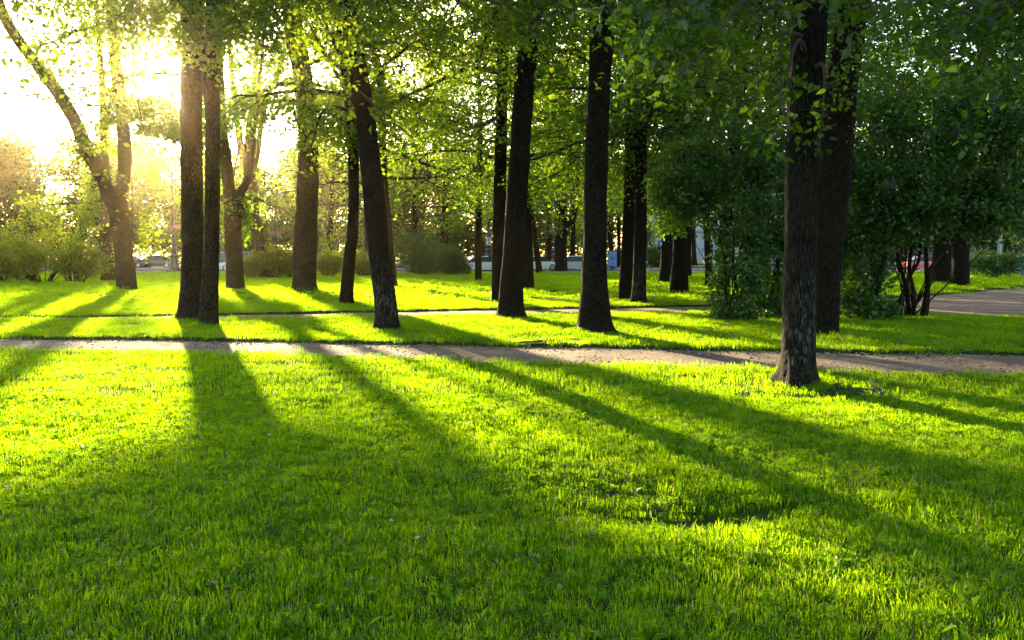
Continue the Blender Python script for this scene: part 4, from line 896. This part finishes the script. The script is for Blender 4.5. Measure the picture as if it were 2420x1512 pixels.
# ---------------------------------------------------------------- buildings
M['plaster'] = simple("pale_plaster", (0.60, 0.58, 0.55), 0.9, 0, 0.8, 0.08); M['plaster2'] = simple("cream_plaster", (0.62, 0.52, 0.46), 0.9, 0, 0.8, 0.08)
M['pane'] = simple("window_pane", (0.05, 0.06, 0.075), 0.08); M['roof'] = simple("roof_metal", (0.16, 0.17, 0.17), 0.5, 0.3)
def building(x0, x1, y0, dep, h, nx, nz, mat, label):
    t = thing('building', label, 'building', ((x0 + x1) / 2, y0 + dep / 2, 0), 'pale buildings beyond the street')
    w = x1 - x0; fy = -dep / 2
    MB().box((0, 0, h / 2 - .25), (w, dep, h + .5)).build('wall', mat, t)
    MB().box((0, 0, h + 0.3), (w + 1.0, dep + 1.0, 0.5)).build('cornice', M['stone'], t)
    MB().box((0, 0, h + 1.5), (w, dep, 1.8), tp=0.9).build('roof', M['roof'], t)
    MB().box((0, fy - 0.12, h * 0.33), (w + 0.2, 0.26, 0.4)).build('ledge', M['stone'], t)
    fr = MB().box((0, 0, 0), (1.7, 0.2, 2.5)); fm = None; pm = None
    for j in range(nz):
        for i in range(nx):
            c = (-w / 2 + w * (i + .5) / nx, fy - 0.06, h * (j + .55) / nz)
            if fm is None:
                m = MB(); m.box((-0.8, 0, 0), (0.14, 0.16, 2.3)).box((0.8, 0, 0), (0.14, 0.16, 2.3)).box((0, 0, 1.2), (1.9, 0.2, 0.14)).box((0, -0.03, -1.2), (2.1, 0.3, 0.14)).box((0, 0, 0.3), (1.46, 0.1, 0.09)).box((0, 0, -0.42), (0.09, 0.1, 1.35))
                fo = m.build('window', M['sign_white'], t); fm = fo.data
                po = MB().box((0, 0.03, 0), (1.46, 0.03, 2.26)).build('pane', M['pane'], fo); pm = po.data
            else:
                fo = bpy.data.objects.new('window', fm); link(fo, t); po = bpy.data.objects.new('pane', pm); link(po, fo)
            fo.location = c
building(21, 52, 150, 14, 17, 8, 4, M['plaster'], "pale plastered building with a cornice glimpsed between mid distance trunks")
building(56, 84, 128, 14, 14, 7, 3, M['plaster2'], "cream building glimpsed at the right edge above the clipped hedge")

# ---------------------------------------------------------------- people
def skin_body(name, verts, edges, rad, mat, parent, sub=2):
    me = bpy.data.meshes.new(name); me.from_pydata(verts, edges, []); me.update()
    o = bpy.data.objects.new(name, me); link(o, parent); me.materials.append(mat)
    md = o.modifiers.new("skin", 'SKIN'); md.use_smooth_shade = True
    for i, r in enumerate(rad): me.skin_vertices[0].data[i].radius = r if isinstance(r, tuple) else (r, r)
    me.skin_vertices[0].data[0].use_root = True
    s = o.modifiers.new("sub", 'SUBSURF'); s.levels = s.render_levels = sub
    return o
def person(px, py, rz, label, jacket, trousers, hair):
    b = G(px, py)
    t = thing('person', label, 'person', b, 'people walking on the right', rz)
    sk = bpy.data.materials.get("skin") or simple("skin", (0.45, 0.27, 0.19), 0.6)
    # one continuous body: pelvis, spine, head, arms with hands, legs with feet
    V = [(0, 0, .95), (0, 0, 1.15), (0, .01, 1.38), (0, .0, 1.5), (0, -.02, 1.60), (0, -.02, 1.70), (-.19, 0, 1.42), (-.28, -.06, 1.17), (-.27, -.16, .93), (-.27, -.2, .84), (.19, 0, 1.42), (.28, .05, 1.17), (.28, .0, .92), (.28, -.03, .83),
         (-.1, 0, .9), (-.1, -.16, .5), (-.1, -.08, .09), (-.1, -.2, .05), (.1, 0, .9), (.1, .08, .5), (.1, .26, .12), (.1, .16, .04)]
    E = [(0, 1), (1, 2), (2, 3), (3, 4), (4, 5), (2, 6), (6, 7), (7, 8), (8, 9), (2, 10), (10, 11), (11, 12), (12, 13), (0, 14), (14, 15), (15, 16), (16, 17), (0, 18), (18, 19), (19, 20), (20, 21)]
    rr = [(.15, .11), (.14, .1), (.17, .11), .055, .085, .08, .065, .05, .035, .042, .065, .05, .035, .042, .085, .06, .042, .04, .085, .06, .042, .04]
    skin_body('body', V, E, rr, sk, t)
    skin_body('jacket', [V[i] for i in (0, 1, 2, 3, 6, 7, 8, 10, 11, 12)], [(0, 1), (1, 2), (2, 3), (2, 4), (4, 5), (5, 6), (2, 7), (7, 8), (8, 9)], [(.185, .14), (.175, .13), (.2, .14), .075, .085, .068, .05, .085, .068, .05], jacket, t)
    skin_body('trousers', [(0, 0, .97)] + [V[i] for i in (14, 15, 16, 18, 19, 20)], [(0, 1), (1, 2), (2, 3), (0, 4), (4, 5), (5, 6)], [(.165, .125), .105, .08, .065, .105, .08, .065], trousers, t)
    for i, j in ((16, 17), (20, 21)):
        skin_body('shoe', [(V[i][0], V[i][1] + .03, .06), (V[j][0], V[j][1], .045)], [(0, 1)], [.06, .05], M['black'], t)
    skin_body('hair', [(0, .03, 1.66), (0, .0, 1.755), (0, -.07, 1.76)], [(0, 1), (1, 2)], [.09, .085, .05], hair, t)
    MB().box((0, -.125, 1.655), (0.03, 0.04, 0.045), tp=0.5).build('nose', sk, t)
    for s in (-1, 1):
        MB().box((s * .035, -.1, 1.685), (0.022, 0.02, 0.012)).build('eye', M['black'], t)
        for k in range(4):
            hx, hy, hz = (V[9] if s < 0 else V[13])
            MB().tube([(hx + (k - 1.5) * .016, hy, hz), (hx + (k - 1.5) * .017, hy - .02, hz - .06), (hx + (k - 1.5) * .017, hy - .01, hz - .1)], [.011, .009, .007], 6).build('finger', sk, t)
        MB().tube([(hx - s * .03, hy - .02, hz + .02), (hx - s * .045, hy - .04, hz - .04)], [.012, .009], 6).build('thumb', sk, t)
navy, jeans = simple("navy_cloth", (0.02, 0.025, 0.055), 0.9, 0, 30, 0.2), simple("denim", (0.06, 0.10, 0.22), 0.9, 0, 30, 0.3)
person(2414, 657, R(170), "person in a dark navy jacket and blue jeans walking away at the right edge", navy, jeans, M['black'])
person(2383, 650, R(200), "person in dark clothes half hidden behind the clipped hedge", simple("dark_cloth", (0.03, 0.04, 0.05), 0.9), navy, simple("brown_hair", (0.12, 0.06, 0.03), 0.7))

# ---------------------------------------------------------------- things lying about
def lie(px, py, dz=0.0):
    p = G(px, py); p[2] = float(hgt(p[0], p[1])) + dz; return p
for px, py, L, a, lab in ((1258, 810, 0.5, 0.05, "short dark stick lying at the far edge of the near path"), (1300, 808, 0.62, 0.1, "longer thin stick beside the short one at the far edge of the near path")):
    b = lie(px, py + 2, 0.03); t = thing('fallen_stick', lab, 'stick', b, 'sticks on the path', a)
    MB().tube(catmull([(-L / 2, 0, 0), (-L / 6, .02, .012), (L / 5, -.015, .01), (L / 2, .01, 0)], 10), np.linspace(.018, .008, 10), 7).build('stem', M['twig'], t, True)
    MB().tube([(0, 0, .01), (0.1, .06, .03), (0.16, .1, .02)], [.008, .006, .003], 6).build('side_twig', M['twig'], t, True)
r = np.random.default_rng(77)
b = lie(2024, 932, 0.02); t = thing('fallen_branch', "small fallen branch with limp grey green leaves right of the nearest trunk's foot", 'fallen branch', b)
MB().tube(catmull([(-.3, 0, .03), (0, .03, .07), (.32, -.02, .03)], 10), np.linspace(.012, .004, 10), 6).build('stem', M['twig'], t, True)
q = np.stack([r.uniform(-.3, .34, 34), r.normal(0, .07, 34), r.uniform(.04, .09, 34)], -1); v, f = leaf_arrays(q, np.full(34, .12), r, True, droop=0.3, wid=0.5)
mesh('leaves', v, f, leaf_mat("limp_leaf", [(0.045, 0.085, 0.03), (0.07, 0.11, 0.05)], [(0.08, 0.15, 0.05), (0.1, 0.18, 0.06)], 0.03), t)['kind'] = 'stuff'
dead = leaf_mat("dead_leaf", [(0.22, 0.14, 0.05), (0.35, 0.26, 0.10)], [(0.3, 0.2, 0.06), (0.4, 0.3, 0.1)], 0.05)
for px, py, lab, mt in ((246, 1418, "yellow fallen leaf in the shaded grass at the lower left", 'leaf_bright'), (1905, 988, "dark curled leaf below the nearest trunk", None), (1680, 1121, "pale dry leaf in the sunlit grass above the hollow", 's'), (1515, 1148, "pinkish white scrap lying by the hollow in the lawn", 'w')):
    b = lie(px, py, 0.05); t = thing('fallen_leaf', lab, 'leaf', b, 'leaves fallen on the lawn')
    v, f = leaf_arrays(np.zeros((1, 3)), np.array([0.085]), np.random.default_rng(int(px)), True, droop=-0.1)
    mesh('blade', v, f, {'leaf_bright': M['leaf_bright'], 's': M['straw'], 'w': M['white_petal']}.get(mt, dead), t)
def soil_patch():
    a = np.linspace(0, 2 * np.pi, 28, endpoint=False); V = []; Fc = []
    for k, s in enumerate((0.02, 0.5, 0.8, 1.0)):
        rr = s * (1 + 0.2 * np.sin(3 * a + 1) + 0.12 * np.sin(5 * a))
        x, y = HOL[0] + 0.02 + 0.42 * rr * np.cos(a), HOL[1] - 0.03 + 0.15 * rr * np.sin(a)
        V.append(np.stack([x, y, hgt(x, y) + 0.008 - 0.012 * (s == 1.0)], -1))
    n = 28
    for k in range(3):
        for i in range(n): Fc.append([k * n + i, (k + 1) * n + i, (k + 1) * n + (i + 1) % n, k * n + (i + 1) % n])
    o = mesh('bare_soil', np.vstack(V), Fc, simple("bare_soil", (0.035, 0.027, 0.02), 1.0, 0, 30, 0.5, 0.8)); o['kind'] = 'structure'; o['label'] = 'bare dark soil in the hollow of the lawn'
soil_patch()

# ---------------------------------------------------------------- grass
def src_mesh(name, V, faces, mats):
    me = bpy.data.meshes.new(name); me.from_pydata(V, [], faces); me.update()
    for m in mats: me.materials.append(m)
    return bpy.data.objects.new(name, me)
def blades(seed, n, size, hmin, hmax, w, broad=0, clover=0, lean=0.5, two=True, straw=0.03):
    r = np.random.default_rng(seed); V = []; Fc = []; mi = []
    for i in range(n):
        x, y = r.uniform(-size / 2, size / 2, 2); h = r.uniform(hmin, hmax) * (1.25 if r.random() < 0.08 else 1); ww = w * r.uniform(0.6, 1.3)
        a = r.uniform(0, 6.28); d = r.uniform(0, 6.28); b = h * r.uniform(0.1, lean) * (1.6 if r.random() < .15 else 1)
        cx, sx = math.cos(a) * ww / 2, math.sin(a) * ww / 2; bx, by = math.cos(d) * b, math.sin(d) * b
        k = len(V)
        V += [(x - cx, y - sx, -.015), (x + cx, y + sx, -.015), (x + cx * .8 + bx * .35, y + sx * .8 + by * .35, h * .6), (x - cx * .8 + bx * .35, y - sx * .8 + by * .35, h * .6), (x + bx, y + by, h - b * .25)]
        Fc += [[k, k + 1, k + 2, k + 3], [k + 3, k + 2, k + 4]]; mi += [2 if r.random() < straw else 0] * 2
    for i in range(clover):
        x, y = r.uniform(-size / 2, size / 2, 2); h = r.uniform(hmin * .5, hmax * .75); s = r.uniform(.008, .015); ph = r.uniform(0, 6.28); tx, ty = r.normal(0, .35, 2)
        for j in range(3):
            a = ph + j * 2.094; k = len(V); c, q = math.cos(a), math.sin(a)
            for u, v_ in ((0, 0), (s * .6, s * .55), (s * 1.25, 0), (s * .6, -s * .55)):
                dx, dy = u * c - v_ * q, u * q + v_ * c; V.append((x + dx, y + dy, h + dx * tx + dy * ty))
            Fc.append([k, k + 1, k + 2, k + 3]); mi.append(1)
    for i in range(broad):
        x, y = r.uniform(-size / 2, size / 2, 2); a0 = r.uniform(0, 6.28)
        for j in range(4):
            a = a0 + j * 1.57 + r.normal(0, .3); L = r.uniform(.035, .075); ww = L * .26; k = len(V); c, q = math.cos(a), math.sin(a); z1 = L * r.uniform(.4, .9)
            for u, v_, z in ((0, 0, .005), (L * .5, ww, z1 * .8), (L, 0, z1), (L * .5, -ww, z1 * .8)): V.append((x + u * c - v_ * q, y + u * q + v_ * c, z))
            Fc.append([k, k + 1, k + 2, k + 3]); mi.append(1)
    o = src_mesh('grass_tuft', V, Fc, [M['grass'], M['clover'], M['straw']])
    o.data.polygons.foreach_set("material_index", mi)
    return o
def petals(seed, n):
    r = np.random.default_rng(seed); V = []; Fc = []
    for i in range(n):
        k = len(V); a = 6.28 * i / n; c, q = math.cos(a), math.sin(a); s = .011; e = r.uniform(-.2, .9)
        for u, v_ in ((0, 0), (s * .6, s * .4), (s * 1.2, 0), (s * .6, -s * .4)):
            V.append((u * c - v_ * q, u * q + v_ * c, .045 + u * e))
        Fc.append([k, k + 1, k + 2, k + 3])
    return src_mesh('clover_head', V, Fc, [M['white_petal']])

def gn_scatter(name, pts, rot, scl, var, sources, label):
    me = bpy.data.meshes.new(name); me.vertices.add(len(pts)); me.vertices.foreach_set("co", np.ascontiguousarray(pts, dtype=np.float32).ravel())
    for nm, ty, dat in (("rz", 'FLOAT_VECTOR', rot), ("sc", 'FLOAT_VECTOR', scl)):
        at = me.attributes.new(nm, ty, 'POINT'); at.data.foreach_set("vector", np.ascontiguousarray(dat, dtype=np.float32).ravel())
    at = me.attributes.new("vr", 'INT', 'POINT'); at.data.foreach_set("value", np.ascontiguousarray(var, dtype=np.int32))
    o = bpy.data.objects.new(name, me); link(o); o['kind'] = 'stuff'; o['label'] = label
    ng = bpy.data.node_groups.new(name, 'GeometryNodeTree')
    ng.interface.new_socket("Geometry", in_out='INPUT', socket_type='NodeSocketGeometry'); ng.interface.new_socket("Geometry", in_out='OUTPUT', socket_type='NodeSocketGeometry')
    gi, go, jn = ng.nodes.new("NodeGroupInput"), ng.nodes.new("NodeGroupOutput"), ng.nodes.new("GeometryNodeJoinGeometry")
    def attr(nm, ty):
        a = ng.nodes.new("GeometryNodeInputNamedAttribute"); a.data_type = ty; a.inputs[0].default_value = nm; return a
    av, ar, as_ = attr("vr", 'INT'), attr("rz", 'FLOAT_VECTOR'), attr("sc", 'FLOAT_VECTOR')
    er = ng.nodes.new("FunctionNodeEulerToRotation"); ng.links.new(ar.outputs[0], er.inputs[0])
    for k, s in enumerate(sources):
        cmp_ = ng.nodes.new("FunctionNodeCompare"); cmp_.data_type = 'INT'; cmp_.operation = 'EQUAL'
        ng.links.new(av.outputs[0], cmp_.inputs[2]); cmp_.inputs[3].default_value = k
        oi = ng.nodes.new("GeometryNodeObjectInfo"); oi.inputs[0].default_value = s
        ip = ng.nodes.new("GeometryNodeInstanceOnPoints")
        ng.links.new(gi.outputs[0], ip.inputs["Points"]); ng.links.new(cmp_.outputs[0], ip.inputs["Selection"])
        ng.links.new(oi.outputs["Geometry"], ip.inputs["Instance"]); ng.links.new(er.outputs[0], ip.inputs["Rotation"]); ng.links.new(as_.outputs[0], ip.inputs["Scale"])
        ng.links.new(ip.outputs[0], jn.inputs[0])
    ng.links.new(jn.outputs[0], go.inputs[0])
    md = o.modifiers.new("scatter", 'NODES'); md.node_group = ng
    return o

def grid_pts(y0, y1, step, seed, jit=0.5, margin=1.5):
    r = np.random.default_rng(seed); out = []
    for y in np.arange(y0, y1, step):
        hw = 0.61 * y + margin
        xs = np.arange(-hw, hw, step); out.append(np.stack([xs + r.uniform(-jit, jit, len(xs)) * step, np.full(len(xs), y) + r.uniform(-jit, jit, len(xs)) * step], -1))
    p = np.vstack(out)
    return p, r
GP, GR, GS, GV = [], [], [], []
def add_grass(y0, y1, step, seed, variants, s0, s1, edge_in):
    p, r = grid_pts(y0, y1, step, seed)
    s = path_s(p[:, 0], p[:, 1]); hl = hollow(p[:, 0], p[:, 1])
    keep = (s < edge_in) & ~((p[:, 1] > 73.2))
    keep &= r.random(len(p)) > np.clip((hl - 0.3) * 1.4, 0, 0.8)
    p, s, hl = p[keep], s[keep], hl[keep]; n = len(p)
    big = 0.5 + 0.5 * np.sin(p[:, 0] * 1.1 + 2 * np.sin(p[:, 1] * 0.7)) * np.sin(p[:, 1] * 1.3 + p[:, 0] * 0.6)
    k = r.uniform(s0, s1, n) * (0.85 + 0.3 * big)
    zs = k * np.where(s > -0.12, 1.25, 1.0) * (1 - 0.45 * hl)
    GP.append(np.column_stack([p, hgt(p[:, 0], p[:, 1])])); GR.append(np.column_stack([r.normal(0, .12, n), r.normal(0, .12, n), r.uniform(0, 6.28, n)]))
    GS.append(np.column_stack([k, k, zs])); v_ = r.choice(variants, n)
    if 3 in variants:  # drier patches of lawn
        dry = np.sin(p[:, 0] * 1.7 + 1.1) * np.sin(p[:, 1] * 2.3 + p[:, 0]) + np.sin(p[:, 0] * 0.6 - 2.2 + p[:, 1] * 0.4)
        v_ = np.where((dry > 1.0) & (r.random(n) < 0.6), 3, v_)
    GV.append(v_)
SRC = [blades(1, 130, .2, .016, .044, .0034, clover=16, lean=.4), blades(2, 115, .2, .02, .055, .0038, clover=8, lean=.4), blades(3, 80, .2, .016, .04, .0034, clover=44, lean=.4), blades(4, 120, .2, .018, .045, .0034, straw=0.14, clover=8, broad=1, lean=.5),
       blades(5, 150, .42, .026, .062, .0055, clover=25, lean=.4), blades(6, 140, .42, .028, .07, .006, clover=8, lean=.4), blades(7, 150, .42, .022, .055, .0055, straw=.07, clover=25, lean=.4),
       blades(8, 210, 1.25, .045, .09, .02), blades(9, 200, 1.25, .045, .09, .022, straw=.05)]
add_grass(2.4, 9.5, 0.11, 11, [0, 0, 1, 1, 2, 3], 0.85, 1.25, -0.02)
add_grass(9.5, 30, 0.27, 12, [4, 4, 5, 6], 0.85, 1.3, -0.03)
add_grass(30, 73, 0.85, 13, [7, 7, 8], 0.8, 1.2, -0.1)
gn_scatter('grass', np.vstack(GP), np.vstack(GR), np.vstack(GS), np.concatenate(GV), SRC, 'short lush green grass mixed with clover covering the lawn')
p, r = grid_pts(3, 15, 0.42, 31)
kp = (path_s(p[:, 0], p[:, 1]) < -0.1) & (r.random(len(p)) < 0.10 + 0.1 * np.sin(p[:, 0] * 1.3) * np.sin(p[:, 1])); p = p[kp]; n = len(p)
gn_scatter('clover_flowers', np.column_stack([p, hgt(p[:, 0], p[:, 1])]), np.column_stack([r.normal(0, .4, n), r.normal(0, .4, n), r.uniform(0, 6, n)]), np.repeat(r.uniform(.6, 1.15, (n, 1)), 3, 1), r.integers(0, 2, n), [petals(1, 9), petals(2, 7)], 'tiny white clover heads dotted through the grass')
def one_leaf(seed, mat, L):
    v, f = leaf_arrays(np.zeros((1, 3)), np.array([L]), np.random.default_rng(seed), True, droop=0.0, up=3); v[:, 2] = v[:, 2] * 0.4 + 0.02
    return src_mesh('leaf', v.tolist(), f.tolist(), [mat])
r = np.random.default_rng(41); n = 1500
y = 3 + 20 * r.random(n) ** 0.8; x = r.uniform(-1, 1, n) * (0.62 * y + 1); z = np.where(path_s(x, y) > 0.05, -0.055, hgt(x, y) + 0.015)
gn_scatter('leaf_litter', np.column_stack([x, y, z]), np.column_stack([r.normal(0, .25, n), r.normal(0, .25, n), r.uniform(0, 6, n)]), np.repeat(r.uniform(.5, 1.2, (n, 1)), 3, 1), r.integers(0, 4, n), [one_leaf(1, dead, .05), one_leaf(2, M['straw'], .06), one_leaf(3, dead, .04), one_leaf(4, M['leaf_bright'], .05)], 'scattered dry and yellow leaves on the lawn and the path')
n = 6000; x = r.uniform(-12, 16, n); ia, ib = np.argsort(PATHS[0][0][:, 0]), np.argsort(PATHS[0][1][:, 0])
ya, yb = np.interp(x, PATHS[0][0][ia, 0], PATHS[0][0][ia, 1]), np.interp(x, PATHS[0][1][ib, 0], PATHS[0][1][ib, 1]); y = yb + (ya - yb) * r.beta(.8, .8, n)
peb = []
for k in range(3):
    q = MB().lathe([(0.3, -.2), (0.9, 0.05), (1.0, 0.3), (0.5, 0.7)], n=6); peb.append(src_mesh('pebble', [(a * 1.3, b, c) for a, b, c in q.v], q.f, [[M['stone'], M['path'], M['bark_far']][k]]))
gn_scatter('gravel', np.column_stack([x, y, np.full(n, -0.048)]), np.column_stack([r.normal(0, .3, n), r.normal(0, .3, n), r.uniform(0, 6, n)]), np.repeat(r.uniform(.005, .019, (n, 1)) , 3, 1), r.integers(0, 3, n), peb, 'small stones lying loose on the near footpath')
def rosette(seed, n, L):
    q = np.random.default_rng(seed); V = []; Fc = []
    for i in range(n):
        a = 6.28 * i / n + q.normal(0, .25); c, d = math.cos(a), math.sin(a); l = L * q.uniform(.7, 1.2); w_ = l * .17; k = len(V)
        for u, v_, z in ((0, 0, .01), (l * .35, w_ * .6, .035), (l * .75, w_, .04), (l, 0, .03 + q.normal(0, .012)), (l * .75, -w_, .04), (l * .35, -w_ * .6, .035)): V.append((u * c - v_ * d, u * d + v_ * c, z))
        Fc += [[k, k + 1, k + 2, k + 3], [k, k + 3, k + 4, k + 5]]
    return src_mesh('rosette', V, Fc, [M['clover']])
p, r = grid_pts(3, 13, 0.55, 57)
kp = (path_s(p[:, 0], p[:, 1]) < -0.15) & (r.random(len(p)) < 0.28 + 0.3 * np.sin(p[:, 0] * 0.9 + 1) * np.sin(p[:, 1] * 0.8)); p = p[kp]; n = len(p)
gn_scatter('weeds', np.column_stack([p, hgt(p[:, 0], p[:, 1])]), np.column_stack([r.normal(0, .15, n), r.normal(0, .15, n), r.uniform(0, 6.28, n)]), np.repeat(r.uniform(.6, 1.1, (n, 1)), 3, 1), r.integers(0, 2, n), [rosette(1, 9, .085), rosette(2, 7, .07)], 'low broad leaved weeds scattered in the lawn')
# taller tufts along the path edges and around the trunk feet
EP, = [[]]
r = np.random.default_rng(91)
for a, b_ in PATHS[:2]:
    for e, sg in ((a, 1), (b_, -1)):
        ie = np.argsort(e[:, 0]); xs = np.arange(-18, 22, 0.10)
        ys = np.interp(xs, e[ie, 0], e[ie, 1]) + sg * r.uniform(0.03, 0.16, len(xs))
        if a is PATHS[1][0] and sg < 0: continue
        k_ = (np.abs(xs) < 0.62 * ys + 1) & (r.random(len(xs)) < 0.75); EP.append(np.column_stack([xs[k_], ys[k_]]))
for px, py in ((1887, 908), (1951, 792), (914, 780), (1407, 784), (1206, 748), (450, 752), (492, 769), (817, 719), (719, 691)):
    c = G(px, py)[:2]; n = 46; a = r.uniform(0, 6.28, n); d = r.uniform(0.24, 0.42, n); EP.append(np.column_stack([c[0] + d * np.cos(a), c[1] + d * np.sin(a)]))
n = 14; a = r.uniform(0, 6.28, n); EP.append(np.column_stack([HOL[0] + 0.7 * np.cos(a) * r.uniform(.8, 1.1, n), HOL[1] + 0.3 * np.sin(a) * r.uniform(.8, 1.2, n)]))
p = np.vstack(EP); n = len(p)
sk = r.uniform(.7, 1.25, (n, 1)) * (0.8 + 0.5 * (r.random((n, 1)) < 0.2))
gn_scatter('grass', np.column_stack([p, hgt(p[:, 0], p[:, 1])]), np.column_stack([r.normal(0, .15, n), r.normal(0, .15, n), r.uniform(0, 6.28, n)]), np.hstack([sk * .8, sk * .8, sk]), r.integers(0, 2, n), [blades(21, 30, .16, .035, .095, .005, lean=.5), blades(22, 26, .18, .03, .11, .005, lean=.6, straw=.08)], 'longer grass fringing the paths, the trunks and the hollow')

# ---------------------------------------------------------------- haze
zt = 27.0
hz = MB().box((0, 140, (zt - 1.6) / 2), (470, 400, zt + 1.6)).build('haze', None); hz['kind'] = 'stuff'; hz['label'] = 'thin sunlit evening haze over the park'
m, nt, nd, ln = new_mat("haze"); nd.remove(nd["Principled BSDF"])
vp = N(nt, "ShaderNodeVolumePrincipled"); vp.inputs["Color"].default_value = (1.0, 0.80, 0.46, 1); vp.inputs["Density"].default_value = HAZE; vp.inputs["Anisotropy"].default_value = 0.955
ln.new(vp.outputs[0], nd["Material Output"].inputs["Volume"]); hz.data.materials.append(m)
m.cycles.homogeneous_volume = True if hasattr(m.cycles, "homogeneous_volume") else None
mx_ = max((v.co.z for o_ in COL.objects if o_.type == 'MESH' and o_.name.startswith(('trunk', 'limb')) for v in o_.data.vertices), default=0)
print("leaves", NLEAF, "tufts", sum(len(x) for x in GP), "tallest wood", mx_)
